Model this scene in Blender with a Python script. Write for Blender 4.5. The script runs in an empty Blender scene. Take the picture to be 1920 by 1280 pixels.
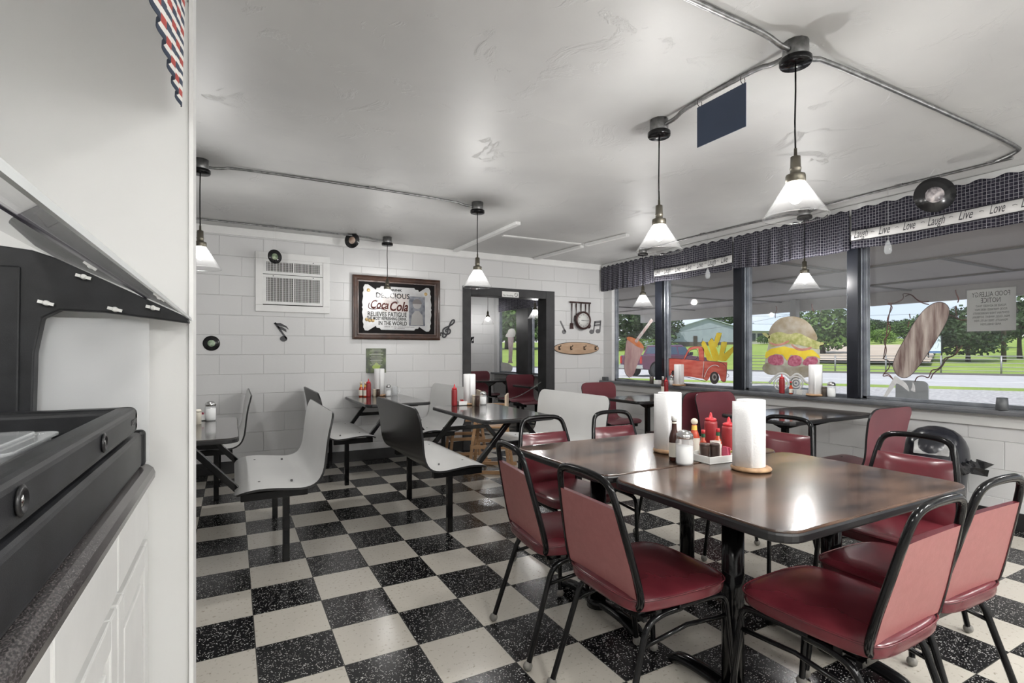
import bpy, math, random
from mathutils import Vector, Matrix
C = bpy.context.scene
COL = C.collection
PI = math.pi
R = math.radians
# ---------------- camera, sky, sun, exposure ----------------
F, YAW, VH, EYE = 965.0, R(28.5), 661.0, 1.24
SN, CS = math.sin(YAW), math.cos(YAW)
cam = bpy.data.objects.new('camera', bpy.data.cameras.new('camera'))
COL.objects.link(cam)
cam.location = (0, 0, EYE); cam.rotation_euler = (R(90), 0, -YAW)
cam.data.sensor_width = 36; cam.data.lens = 36*F/1920
cam.data.shift_y = (VH-640)/1920; cam.data.clip_start = .02; cam.data.clip_end = 600
C.camera = cam
C.view_settings.view_transform = 'Standard'; C.view_settings.look = 'None'
C.view_settings.gamma = 1; C.view_settings.exposure = 0.08
C.view_settings.use_curve_mapping = False

w = bpy.data.worlds.new('sky'); C.world = w; w.use_nodes = True
nt = w.node_tree; nt.nodes.clear()
def N(t, typ, **kw):
    n = t.nodes.new(typ)
    for k, v in kw.items(): setattr(n, k, v)
    return n
out = N(nt, 'ShaderNodeOutputWorld'); bg = N(nt, 'ShaderNodeBackground')
tc = N(nt, 'ShaderNodeTexCoord'); mp = N(nt, 'ShaderNodeMapping'); mp.inputs['Scale'].default_value = (1, 1, 3.5)
ns = N(nt, 'ShaderNodeTexNoise'); ns.inputs['Scale'].default_value = 3.2; ns.inputs['Detail'].default_value = 6
rp = N(nt, 'ShaderNodeValToRGB'); rp.color_ramp.elements[0].position = .42; rp.color_ramp.elements[1].position = .62
sx = N(nt, 'ShaderNodeSeparateXYZ'); gr = N(nt, 'ShaderNodeValToRGB')
gr.color_ramp.elements[0].color = (.74, .84, .95, 1); gr.color_ramp.elements[1].color = (.28, .48, .82, 1)
gr.color_ramp.elements[0].position = 0; gr.color_ramp.elements[1].position = .35
mx = N(nt, 'ShaderNodeMix', data_type='RGBA'); mx.inputs[7].default_value = (1, 1, 1, 1)
L = nt.links.new
L(tc.outputs['Generated'], mp.inputs[0]); L(mp.outputs[0], ns.inputs['Vector']); L(ns.outputs['Fac'], rp.inputs[0])
L(tc.outputs['Generated'], sx.inputs[0]); L(sx.outputs[2], gr.inputs[0])
L(rp.outputs[0], mx.inputs[0]); L(gr.outputs[0], mx.inputs[6]); L(mx.outputs[2], bg.inputs[0])
bg.inputs[1].default_value = 1.15
L(bg.outputs[0], out.inputs[0])

sun = bpy.data.objects.new('sun', bpy.data.lights.new('sun', 'SUN')); COL.objects.link(sun)
sun.data.energy = 4.2; sun.data.angle = R(1.0); sun.data.color = (1, .96, .9)
sun.rotation_euler = (R(38), 0, R(-70))     # high sun from behind the building, lighting the far side of the road

# ---------------- helpers ----------------
def wx(u, v, X):
    r = (u-960)/F; a = SN+r*CS; t = X/a
    return Vector((X, t*(CS-r*SN), EYE+t*(VH-v)/F))
def wy(u, v, Y):
    r = (u-960)/F; t = Y/(CS-r*SN)
    return Vector((t*(SN+r*CS), Y, EYE+t*(VH-v)/F))

MATS = {}
def mat(name, col, rough=.5, metal=0, spec=.5, var=None, vs=8, bump=0, bs=40, coat=0, emit=0, stretch=None, trans=0, alpha=1):
    if name in MATS: return MATS[name]
    m = bpy.data.materials.new(name); m.use_nodes = True; t = m.node_tree
    b = t.nodes['Principled BSDF']; b.inputs['Base Color'].default_value = (*col, 1)
    b.inputs['Roughness'].default_value = rough; b.inputs['Metallic'].default_value = metal
    b.inputs['Specular IOR Level'].default_value = spec; b.inputs['Coat Weight'].default_value = coat
    b.inputs['Coat Roughness'].default_value = .08
    if trans: b.inputs['Transmission Weight'].default_value = trans
    co = N(t, 'ShaderNodeTexCoord'); mp_ = N(t, 'ShaderNodeMapping')
    if stretch: mp_.inputs['Scale'].default_value = stretch
    t.links.new(co.outputs['Object'], mp_.inputs[0])
    n = N(t, 'ShaderNodeTexNoise'); n.inputs['Scale'].default_value = vs; n.inputs['Detail'].default_value = 6
    t.links.new(mp_.outputs[0], n.inputs['Vector'])
    v2 = var if var else tuple(min(1, c*1.06+.002) for c in col)
    rr = N(t, 'ShaderNodeValToRGB'); rr.color_ramp.elements[0].position = .35; rr.color_ramp.elements[1].position = .68
    rr.color_ramp.elements[0].color = (*col, 1); rr.color_ramp.elements[1].color = (*v2, 1)
    t.links.new(n.outputs['Fac'], rr.inputs[0]); t.links.new(rr.outputs[0], b.inputs['Base Color'])
    if emit:
        t.links.new(rr.outputs[0], b.inputs['Emission Color']); b.inputs['Emission Strength'].default_value = emit
    if bump:
        n2 = N(t, 'ShaderNodeTexNoise'); n2.inputs['Scale'].default_value = bs; n2.inputs['Detail'].default_value = 5
        t.links.new(mp_.outputs[0], n2.inputs['Vector'])
        bp = N(t, 'ShaderNodeBump'); bp.inputs['Strength'].default_value = bump; bp.inputs['Distance'].default_value = .01
        t.links.new(n2.outputs['Fac'], bp.inputs['Height']); t.links.new(bp.outputs[0], b.inputs['Normal'])
    MATS[name] = m
    return m
def glass(name, tint=(1, 1, 1), trans=.9, body=(.9, .95, .95), gl=1.0, rough=.02, translucent=0):
    """thin clear sheet: mostly see-through, mirror-like at grazing angles, a little body colour"""
    if name in MATS: return MATS[name]
    m = bpy.data.materials.new(name); m.use_nodes = True; t = m.node_tree; t.nodes.clear()
    o = N(t, 'ShaderNodeOutputMaterial'); tr = N(t, 'ShaderNodeBsdfTransparent'); tr.inputs[0].default_value = (*tint, 1)
    df = N(t, 'ShaderNodeBsdfTranslucent' if translucent else 'ShaderNodeBsdfDiffuse'); df.inputs[0].default_value = (*body, 1)
    g = N(t, 'ShaderNodeBsdfGlossy'); g.inputs['Roughness'].default_value = rough
    lw = N(t, 'ShaderNodeLayerWeight'); lw.inputs[0].default_value = .5
    pw = N(t, 'ShaderNodeMath', operation='POWER'); pw.inputs[1].default_value = 4.5; t.links.new(lw.outputs['Facing'], pw.inputs[0])
    fr = N(t, 'ShaderNodeMath', operation='MULTIPLY_ADD'); fr.inputs[1].default_value = .8*gl; fr.inputs[2].default_value = .03*gl; t.links.new(pw.outputs[0], fr.inputs[0])
    m1 = N(t, 'ShaderNodeMixShader'); m1.inputs[0].default_value = trans
    m2 = N(t, 'ShaderNodeMixShader')
    t.links.new(df.outputs[0], m1.inputs[1]); t.links.new(tr.outputs[0], m1.inputs[2])
    t.links.new(fr.outputs[0], m2.inputs[0]); t.links.new(m1.outputs[0], m2.inputs[1]); t.links.new(g.outputs[0], m2.inputs[2])
    t.links.new(m2.outputs[0], o.inputs[0]); MATS[name] = m
    return m

class MB:
    def __init__(s): s.v = []; s.f = []; s.sm = []; s.mi = []; s.cur = 0
    def add(s, vs, fs, smooth=False):
        k = len(s.v); s.v += [tuple(p) for p in vs]
        for f in fs: s.f.append([i+k for i in f]); s.sm.append(smooth); s.mi.append(s.cur)
        return s
    def box(s, c, d, rot=None):
        x, y, z = d[0]/2, d[1]/2, d[2]/2; c = Vector(c)
        ps = [Vector((a*x, b*y, e*z)) for a in (-1, 1) for b in (-1, 1) for e in (-1, 1)]
        if rot is not None: ps = [rot @ p for p in ps]
        return s.add([p+c for p in ps], [(0, 1, 3, 2), (4, 6, 7, 5), (0, 4, 5, 1), (2, 3, 7, 6), (0, 2, 6, 4), (1, 5, 7, 3)])
    def bb(s, a, b):
        return s.box([(a[i]+b[i])/2 for i in range(3)], [abs(b[i]-a[i]) for i in range(3)])
    def bar(s, a, b, w, h, up=(0, 0, 1)):
        a, b = Vector(a), Vector(b); d = b-a; y = d.normalized(); u = Vector(up)
        if abs(y.dot(u)) > .98: u = Vector((1, 0, 0))
        x = y.cross(u).normalized(); z = x.cross(y)
        return s.box((a+b)/2, (w, d.length, h), Matrix((x, y, z)).transposed())
    def tube(s, pts, r, n=8, closed=False, ry=None, up=None):
        P = [Vector(p) for p in pts]; m = len(P); ry = ry or r
        rs = r if isinstance(r, (list, tuple)) else [r]*m
        rys = ry if isinstance(ry, (list, tuple)) else [ry]*m
        T = []
        for i in range(m):
            if closed: d = P[(i+1) % m]-P[i-1]
            else: d = P[min(i+1, m-1)]-P[max(i-1, 0)]
            T.append(d.normalized() if d.length > 1e-9 else Vector((0, 0, 1)))
        u = Vector(up) if up else (Vector((0, 0, 1)) if abs(T[0].z) < .9 else Vector((1, 0, 0)))
        nrm = (u-T[0]*u.dot(T[0])).normalized(); vs = []
        for i in range(m):
            if up: nrm = Vector(up)
            nrm = (nrm-T[i]*nrm.dot(T[i])).normalized(); bn = T[i].cross(nrm)
            for k in range(n):
                a = 2*PI*(k+.5)/n
                vs.append(P[i]+nrm*(math.cos(a)*rs[i])+bn*(math.sin(a)*rys[i]))
        fs = []
        for i in range(m if closed else m-1):
            j = (i+1) % m
            for k in range(n): fs.append((i*n+k, i*n+(k+1) % n, j*n+(k+1) % n, j*n+k))
        s.add(vs, fs, True)
        if not closed:
            k0 = len(s.v)-len(vs)
            s.f.append([k0+k for k in range(n)][::-1]); s.sm.append(False); s.mi.append(s.cur)
            s.f.append([k0+(m-1)*n+k for k in range(n)]); s.sm.append(False); s.mi.append(s.cur)
        return s
    def lathe(s, prof, c=(0, 0, 0), n=20, M=None, cap=True):
        c = Vector(c); vs = []
        for (r, z) in prof:
            for k in range(n):
                a = 2*PI*k/n; p = Vector((r*math.cos(a), r*math.sin(a), z))
                if M is not None: p = M @ p
                vs.append(p+c)
        fs = [(i*n+k, i*n+(k+1) % n, (i+1)*n+(k+1) % n, (i+1)*n+k) for i in range(len(prof)-1) for k in range(n)]
        s.add(vs, fs, True); k0 = len(s.v)-len(vs)
        if cap:
            if prof[0][0] > 1e-6: s.f.append([k0+k for k in range(n)][::-1]); s.sm.append(False); s.mi.append(s.cur)
            if prof[-1][0] > 1e-6: s.f.append([k0+(len(prof)-1)*n+k for k in range(n)]); s.sm.append(False); s.mi.append(s.cur)
        return s
    def prism(s, pts, ext):
        n = len(pts); e = Vector(ext); P = [Vector(p) for p in pts]
        return s.add(P+[p+e for p in P], [list(range(n))[::-1], list(range(n, 2*n))]+[(i, (i+1) % n, n+(i+1) % n, n+i) for i in range(n)])
    def grid(s, g, smooth=True, flip=False):
        n, m = len(g), len(g[0]); vs = [p for r_ in g for p in r_]
        return s.add(vs, [(i*m+j, (i+1)*m+j, (i+1)*m+j+1, i*m+j+1) if not flip else (i*m+j, i*m+j+1, (i+1)*m+j+1, (i+1)*m+j) for i in range(n-1) for j in range(m-1)], smooth)
    def sphere(s, c, r, n=12, sc=(1, 1, 1)):
        c = Vector(c); pr = [(max(1e-7, r*math.sin(PI*i/8)), -r*math.cos(PI*i/8)) for i in range(9)]
        vs = [Vector((a*math.cos(2*PI*k/n)*sc[0], a*math.sin(2*PI*k/n)*sc[1], z*sc[2]))+c for a, z in pr for k in range(n)]
        return s.add(vs, [(i*n+k, i*n+(k+1) % n, (i+1)*n+(k+1) % n, (i+1)*n+k) for i in range(8) for k in range(n)], True)
    def build(s, name, mats, parent=None, bevel=0, seg=2, solid=0, loc=None):
        me = bpy.data.meshes.new(name); me.from_pydata(s.v, [], s.f)
        if not isinstance(mats, (list, tuple)): mats = [mats]
        for m in mats: me.materials.append(m)
        for p, sm, mi in zip(me.polygons, s.sm, s.mi): p.use_smooth = sm; p.material_index = mi
        me.update()
        o = bpy.data.objects.new(name, me); COL.objects.link(o)
        if loc: o.location = loc
        if parent: o.parent = parent
        if bevel:
            b = o.modifiers.new('bevel', 'BEVEL'); b.width = bevel; b.segments = seg; b.limit_method = 'ANGLE'; b.angle_limit = R(40)
        if solid:
            b = o.modifiers.new('solid', 'SOLIDIFY'); b.thickness = solid
        return o

def T(name, label, cat, loc=(0, 0, 0), rz=0, group=None):
    o = bpy.data.objects.new(name, None); o.empty_display_size = .1; COL.objects.link(o)
    o.location = loc; o.rotation_euler = (0, 0, rz); o['label'] = label; o['category'] = cat
    if group: o['group'] = group
    return o
def tag(o, label, cat, group=None):
    o['label'] = label; o['category'] = cat
    if group: o['group'] = group
    return o
def struct(o): o['kind'] = 'structure'; return o
def part(name, mats, parent, fn, bevel=0, **kw):
    m = MB(); fn(m); return m.build(name, mats, parent, bevel, **kw)
KIDS = {}
def dup(root, loc, rz, label, group=None):
    """copy of a thing with copies of its parts and their sub-parts"""
    c = root.copy(); COL.objects.link(c); c.location = loc; c.rotation_euler = (0, 0, rz); c['label'] = label
    if group: c['group'] = group
    for ch in [o for o in ALLKIDS(root)]:
        d = ch.copy(); COL.objects.link(d); d.parent = c
        for g in ALLKIDS(ch):
            e = g.copy(); COL.objects.link(e); e.parent = d
    return c
def ALLKIDS(o): return [x for x in bpy.data.objects if x.parent == o]
def text_mb(mb, body, size, M, ext=.0008, align='CENTER', shear=0, offset=0, maxw=None, res=2):
    """letters as real thin solids; M maps (x right, y up, z out) to the world"""
    cu = bpy.data.curves.new('t', 'FONT'); cu.body = body; cu.size = size; cu.extrude = ext/2; cu.align_x = align; cu.align_y = 'CENTER'
    cu.shear = shear; cu.offset = offset; cu.resolution_u = res
    o = bpy.data.objects.new('t', cu); COL.objects.link(o)
    dg = bpy.context.evaluated_depsgraph_get(); dg.update()
    me = o.evaluated_get(dg).to_mesh(); vs = [v.co.copy() for v in me.vertices]; fs = [tuple(p.vertices) for p in me.polygons]
    o.evaluated_get(dg).to_mesh_clear(); bpy.data.objects.remove(o); bpy.data.curves.remove(cu)
    if vs and maxw:
        wdt = max(v.x for v in vs)-min(v.x for v in vs)
        if wdt > 0:
            for v in vs: v.x *= maxw/wdt
    mb.add([M @ v for v in vs], fs)
    return mb
def frame(o, x, y, z=None):
    x, y = Vector(x), Vector(y); z = Vector(z) if z else x.cross(y)
    m = Matrix((x, y, z)).transposed().to_4x4(); m.translation = Vector(o); return m
def arc(c, r, a0, a1, n, plane='xz'):
    o = []
    for i in range(n+1):
        a = R(a0+(a1-a0)*i/n); p = (c[0]+r*math.cos(a), c[1]+r*math.sin(a)); o.append(p)
    return o
def smooth(pts, it=2, closed=False):
    P = [Vector(p) for p in pts]
    for _ in range(it):
        Q = [] if closed else [P[0]]
        rng = range(len(P)) if closed else range(len(P)-1)
        for i in rng:
            a, b = P[i], P[(i+1) % len(P)]
            Q += [a*.75+b*.25, a*.25+b*.75]
        if not closed: Q.append(P[-1])
        P = Q
    return P
def rrect(w_, h_, r_, n=5):
    o = []
    for (cx, cy, a) in ((w_/2-r_, h_/2-r_, 0), (-w_/2+r_, h_/2-r_, 90), (-w_/2+r_, -h_/2+r_, 180), (w_/2-r_, -h_/2+r_, 270)):
        for i in range(n+1):
            t = R(a+90*i/n); o.append((cx+r_*math.cos(t), cy+r_*math.sin(t)))
    return o

# ---------------- materials ----------------
def block_mat(name, axis, x0, col=(.64, .64, .64)):
    m = bpy.data.materials.new(name); m.use_nodes = True; t = m.node_tree; b = t.nodes['Principled BSDF']
    co = N(t, 'ShaderNodeTexCoord'); sp = N(t, 'ShaderNodeSeparateXYZ'); cb = N(t, 'ShaderNodeCombineXYZ'); ad = N(t, 'ShaderNodeMath', operation='SUBTRACT')
    ad.inputs[1].default_value = x0
    l = t.links.new
    l(co.outputs['Object'], sp.inputs[0]); l(sp.outputs[axis], ad.inputs[0]); l(ad.outputs[0], cb.inputs[0]); l(sp.outputs[2], cb.inputs[1])
    br = N(t, 'ShaderNodeTexBrick'); l(cb.outputs[0], br.inputs['Vector']); br.offset = .5; br.offset_frequency = 2; br.squash = 1
    for k, v in (('Scale', 1), ('Mortar Size', .0035), ('Mortar Smooth', .6), ('Bias', 0), ('Brick Width', .4064), ('Row Height', .2032)): br.inputs[k].default_value = v
    n = N(t, 'ShaderNodeTexNoise'); n.inputs['Scale'].default_value = 45; n.inputs['Detail'].default_value = 5; l(co.outputs['Object'], n.inputs['Vector'])
    mu = N(t, 'ShaderNodeMath', operation='MULTIPLY'); mu.inputs[1].default_value = -1.6; l(br.outputs['Fac'], mu.inputs[0])
    a2 = N(t, 'ShaderNodeMath', operation='ADD'); n3 = N(t, 'ShaderNodeMath', operation='MULTIPLY'); n3.inputs[1].default_value = .22
    l(n.outputs['Fac'], n3.inputs[0]); l(mu.outputs[0], a2.inputs[0]); l(n3.outputs[0], a2.inputs[1])
    bp = N(t, 'ShaderNodeBump'); bp.inputs['Strength'].default_value = .8; bp.inputs['Distance'].default_value = .004
    l(a2.outputs[0], bp.inputs['Height']); l(bp.outputs[0], b.inputs['Normal'])
    n4 = N(t, 'ShaderNodeTexNoise'); n4.inputs['Scale'].default_value = 1.1; l(co.outputs['Object'], n4.inputs['Vector'])
    mxx = N(t, 'ShaderNodeMix', data_type='RGBA'); mxx.inputs[6].default_value = (*col, 1); mxx.inputs[7].default_value = (col[0]*.95, col[1]*.95, col[2]*.95, 1)
    l(n4.outputs['Fac'], mxx.inputs[0]); l(mxx.outputs[2], b.inputs['Base Color'])
    b.inputs['Roughness'].default_value = .45; b.inputs['Specular IOR Level'].default_value = .4
    return m
M_blockb = block_mat('painted_block_back', 0, .084+.2032)
M_blockw = block_mat('painted_block_side', 1, .12)
def checker_mat():
    m = bpy.data.materials.new('checker_tile'); m.use_nodes = True; t = m.node_tree; b = t.nodes['Principled BSDF']; l = t.links.new
    co = N(t, 'ShaderNodeTexCoord'); mp_ = N(t, 'ShaderNodeMapping'); k = 1/.3048
    mp_.inputs['Scale'].default_value = (k, k, 0); mp_.inputs['Location'].default_value = (-.0854*k+40, -2.415*k+40, .5)
    l(co.outputs['Object'], mp_.inputs[0])
    ch = N(t, 'ShaderNodeTexChecker'); ch.inputs['Scale'].default_value = 1; l(mp_.outputs[0], ch.inputs['Vector'])
    # white vinyl with brown flecks
    n1 = N(t, 'ShaderNodeTexNoise'); n1.inputs['Scale'].default_value = 60; n1.inputs['Detail'].default_value = 3; l(co.outputs['Object'], n1.inputs['Vector'])
    r1 = N(t, 'ShaderNodeValToRGB'); e = r1.color_ramp.elements; e[0].position = .28; e[0].color = (.30, .27, .22, 1); e[1].position = .40; e[1].color = (.51, .48, .425, 1)
    l(n1.outputs['Fac'], r1.inputs[0])
    # black vinyl with white chips
    vo = N(t, 'ShaderNodeTexVoronoi'); vo.inputs['Scale'].default_value = 120; l(co.outputs['Object'], vo.inputs['Vector'])
    nn = N(t, 'ShaderNodeTexNoise'); nn.inputs['Scale'].default_value = 38; l(co.outputs['Object'], nn.inputs['Vector'])
    sb = N(t, 'ShaderNodeMath', operation='MULTIPLY'); l(nn.outputs['Fac'], sb.inputs[0]); sb.inputs[1].default_value = .60
    lt = N(t, 'ShaderNodeMath', operation='SUBTRACT'); l(sb.outputs[0], lt.inputs[0]); l(vo.outputs['Distance'], lt.inputs[1])
    r2 = N(t, 'ShaderNodeValToRGB'); e = r2.color_ramp.elements; e[0].position = .0; e[0].color = (.006, .006, .007, 1); e[1].position = .09; e[1].color = (.42, .42, .40, 1)
    l(lt.outputs[0], r2.inputs[0])
    mxx = N(t, 'ShaderNodeMix', data_type='RGBA'); l(ch.outputs['Fac'], mxx.inputs[0]); l(r1.outputs[0], mxx.inputs[6]); l(r2.outputs[0], mxx.inputs[7])
    # seams
    fr = N(t, 'ShaderNodeVectorMath', operation='FRACTION'); l(mp_.outputs[0], fr.inputs[0])
    s_ = N(t, 'ShaderNodeSeparateXYZ'); l(fr.outputs[0], s_.inputs[0])
    def edge(o_):
        a = N(t, 'ShaderNodeMath', operation='PINGPONG'); a.inputs[1].default_value = .5; l(o_, a.inputs[0])
        c_ = N(t, 'ShaderNodeMath', operation='LESS_THAN'); c_.inputs[1].default_value = .006; l(a.outputs[0], c_.inputs[0]); return c_.outputs[0]
    mxm = N(t, 'ShaderNodeMath', operation='MAXIMUM'); l(edge(s_.outputs[0]), mxm.inputs[0]); l(edge(s_.outputs[1]), mxm.inputs[1])
    m3 = N(t, 'ShaderNodeMix', data_type='RGBA'); l(mxm.outputs[0], m3.inputs[0]); l(mxx.outputs[2], m3.inputs[6]); m3.inputs[7].default_value = (.05, .05, .045, 1)
    l(m3.outputs[2], b.inputs['Base Color'])
    nr = N(t, 'ShaderNodeTexNoise'); nr.inputs['Scale'].default_value = 2.5; nr.inputs['Detail'].default_value = 5; l(co.outputs['Object'], nr.inputs['Vector'])
    mr = N(t, 'ShaderNodeMapRange'); mr.inputs[3].default_value = .17; mr.inputs[4].default_value = .25; l(nr.outputs['Fac'], mr.inputs[0]); l(mr.outputs[0], b.inputs['Roughness'])
    b.inputs['Specular IOR Level'].default_value = .32
    return m
M_floor = checker_mat()
def grid_cloth(name, base, line, sp, width, var):
    m = bpy.data.materials.new(name); m.use_nodes = True; t = m.node_tree; b = t.nodes['Principled BSDF']; l = t.links.new
    uv = N(t, 'ShaderNodeTexCoord'); mp_ = N(t, 'ShaderNodeMapping'); mp_.inputs['Scale'].default_value = (1/sp,)*3; l(uv.outputs['UV'], mp_.inputs[0])
    s_ = N(t, 'ShaderNodeSeparateXYZ'); l(mp_.outputs[0], s_.inputs[0])
    def edge(o_, w_):
        a = N(t, 'ShaderNodeMath', operation='PINGPONG'); a.inputs[1].default_value = .5; l(o_, a.inputs[0])
        c_ = N(t, 'ShaderNodeMath', operation='LESS_THAN'); c_.inputs[1].default_value = w_; l(a.outputs[0], c_.inputs[0]); return c_.outputs[0]
    mxm = N(t, 'ShaderNodeMath', operation='MAXIMUM'); l(edge(s_.outputs[0], width), mxm.inputs[0]); l(edge(s_.outputs[1], width), mxm.inputs[1])
    ck = N(t, 'ShaderNodeTexChecker'); ck.inputs['Scale'].default_value = 1; ck.inputs[1].default_value = (*base, 1); ck.inputs[2].default_value = (*var, 1); l(mp_.outputs[0], ck.inputs['Vector'])
    m3 = N(t, 'ShaderNodeMix', data_type='RGBA'); l(mxm.outputs[0], m3.inputs[0]); l(ck.outputs[0], m3.inputs[6]); m3.inputs[7].default_value = (*line, 1)
    l(m3.outputs[2], b.inputs['Base Color']); b.inputs['Roughness'].default_value = .9; b.inputs['Specular IOR Level'].default_value = .1
    return m
M_plaid = grid_cloth('plaid_cloth', (.018, .017, .026), (.26, .26, .28), .024, .05, (.034, .031, .043))
def stripe_cloth():
    m = bpy.data.materials.new('striped_cloth'); m.use_nodes = True; t = m.node_tree; b = t.nodes['Principled BSDF']; l = t.links.new
    uv = N(t, 'ShaderNodeTexCoord'); s_ = N(t, 'ShaderNodeSeparateXYZ'); l(uv.outputs['UV'], s_.inputs[0])
    mu = N(t, 'ShaderNodeMath', operation='MULTIPLY'); mu.inputs[1].default_value = 4.2; l(s_.outputs[1], mu.inputs[0])
    fr = N(t, 'ShaderNodeMath', operation='FRACT'); l(mu.outputs[0], fr.inputs[0])
    r = N(t, 'ShaderNodeValToRGB'); r.color_ramp.interpolation = 'CONSTANT'; e = r.color_ramp.elements
    cols = [(0, (.75, .73, .70)), (.15, (.05, .065, .10)), (.35, (.75, .73, .70)), (.5, (.38, .07, .06)), (.7, (.75, .73, .70)), (.85, (.05, .065, .10))]
    e[0].position = 0; e[0].color = (*cols[0][1], 1); e[1].position = .15; e[1].color = (*cols[1][1], 1)
    for p, c in cols[2:]: q = e.new(p); q.color = (*c, 1)
    l(fr.outputs[0], r.inputs[0]); l(r.outputs[0], b.inputs['Base Color']); b.inputs['Roughness'].default_value = .9
    return m
M_stripe = stripe_cloth()
M_paint = mat('white_paint', (.72, .72, .71), .4, bump=.05, bs=20)
M_wallplain = mat('smooth_wall_paint', (.64, .64, .63), .5, var=(.59, .59, .58), vs=1.5, bump=.06, bs=12)
def ceil_mat():
    m = mat('ceiling_plaster', (.55, .55, .54), .5, var=(.47, .47, .465), vs=1.2); t = m.node_tree; b = t.nodes['Principled BSDF']; l = t.links.new
    co = N(t, 'ShaderNodeTexCoord'); n = N(t, 'ShaderNodeTexNoise'); n.inputs['Scale'].default_value = 3.2; n.inputs['Detail'].default_value = 9; n.inputs['Roughness'].default_value = .62; n.inputs['Distortion'].default_value = .8
    l(co.outputs['Object'], n.inputs['Vector'])
    r = N(t, 'ShaderNodeValToRGB'); r.color_ramp.elements[0].position = .57; r.color_ramp.elements[1].position = .63; l(n.outputs['Fac'], r.inputs[0])
    bp = N(t, 'ShaderNodeBump'); bp.inputs['Strength'].default_value = .38; bp.inputs['Distance'].default_value = .008; l(r.outputs[0], bp.inputs['Height'])
    l(bp.outputs[0], b.inputs['Normal']); return m
M_ceil = ceil_mat()
M_black = mat('black_steel', (.003, .003, .0035), .14, spec=.28, bump=.04, bs=60)
M_blackm = mat('black_base_vinyl', (.015, .015, .016), .4)
M_darkbeam = mat('black_painted_frame', (.007, .008, .012), .3, spec=.25, var=(.015, .017, .023), vs=5)
M_doorfr = mat('charcoal_painted_wood', (.030, .030, .032), .5, spec=.3, var=(.048, .048, .05), vs=6)
M_alu = mat('aluminium', (.22, .235, .26), .35, metal=.8, var=(.36, .38, .41))
M_galv = mat('galvanised_conduit', (.17, .17, .17), .38, metal=.85, var=(.32, .32, .32), vs=30)
M_redv = mat('red_vinyl', (.085, .012, .018), .24, spec=.6, var=(.125, .020, .027), vs=6, bump=.12, bs=5)
M_redback = mat('red_vinyl_matte', (.27, .098, .096), .4, var=(.30, .115, .112), vs=40, bump=.05, bs=200)
M_redlam = mat('maroon_laminate', (.12, .028, .038), .28, var=(.145, .036, .047), vs=4)
M_white = mat('white_laminate', (.62, .62, .61), .32, var=(.66, .66, .65), vs=3)
M_blklam = mat('black_laminate', (.012, .0115, .011), .26, spec=.35, var=(.03, .028, .026), vs=12, stretch=(1, 8, 1))
M_edge = mat('black_edge', (.01, .01, .011), .35)
M_wood = mat('walnut_laminate', (.026, .015, .011), .21, var=(.14, .082, .055), vs=3.6, stretch=(1, 2.5, 1), coat=.2)
M_darkt = mat('dark_laminate', (.022, .017, .016), .12, var=(.045, .037, .034), vs=14, coat=.3)
M_oak = mat('honey_oak', (.42, .24, .12), .42, var=(.52, .32, .17), vs=10, stretch=(1, 1, 6))
M_pine = mat('light_wood', (.50, .32, .18), .5, var=(.30, .17, .09), vs=25)
M_paper = mat('paper_towel', (.82, .82, .82), .9, bump=.2, bs=160)
M_ketch = mat('red_squeeze_plastic', (.26, .018, .022), .35, var=(.29, .025, .03))
M_brownp = mat('dark_brown_plastic', (.06, .035, .028), .35)
M_beigep = mat('beige_plastic', (.55, .48, .38), .45)
M_chrome = mat('chrome', (.62, .62, .62), .16, metal=1)
M_sugar = mat('sugar', (.85, .85, .84), .8)
M_sauce = mat('dark_sauce', (.05, .015, .01), .15)
M_redsauce = mat('red_sauce', (.45, .05, .015), .2)
M_label = mat('paper_label', (.70, .66, .58), .6)
M_yellow = mat('yellow_label', (.75, .50, .10), .5)
M_green = mat('green_label', (.02, .11, .05), .5)
M_redcap = mat('red_cap', (.5, .02, .03), .35)
M_pink = mat('pink_packet', (.62, .10, .18), .5)
M_tray = mat('white_plastic', (.78, .78, .76), .35)
M_brass = mat('aged_brass', (.12, .11, .085), .35, metal=.8, var=(.20, .185, .15))
M_poly = mat('black_polyethylene', (.010, .0105, .012), .40, spec=.35, var=(.02, .021, .024), vs=14, bump=.12, bs=700)
M_counter = mat('dark_granite_laminate', (.010, .009, .010), .2, var=(.10, .09, .09), vs=420, stretch=(1, .5, 1))
M_cab = mat('white_cabinet_paint', (.56, .56, .55), .35, bump=.06, bs=30)
M_screw = mat('screw_head', (.15, .15, .15), .3, metal=.8)
M_rubber = mat('worn_grey_rubber', (.13, .125, .115), .7, var=(.22, .21, .19), vs=50)
G_win = glass('window_glass', trans=.985, gl=.9)
G_jar = glass('jar_glass', trans=.72, body=(.85, .88, .9))
G_shade = glass('prismatic_shade_glass', trans=.981, body=(.75, .75, .75), translucent=1, rough=.1)
G_guard = glass('guard_acrylic', trans=.86, body=(.7, .72, .72), gl=1.0)

# ---------------- room shell ----------------
CZ, XW, YB = 2.53, 4.81, 6.03
m = MB(); m.bb((-1.9, -2.6, -.12), (5.05, 9.85, 0)); struct(m.build('floor', M_floor))
m = MB(); m.bb((-2.1, -2.8, CZ), (5.06, 9.9, CZ+.12)); struct(m.build('ceiling', M_ceil))
# back wall with the doorway (2.67..3.72 clear, 1.98 high)
m = MB(); m.bb((-1.9, YB, 0), (2.62, YB+.2, CZ)); m.bb((3.88, YB, 0), (XW+.24, YB+.2, CZ)); m.bb((2.62, YB, 2.0), (3.88, YB+.2, CZ))
struct(m.build('wall_back', M_blockb))
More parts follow.
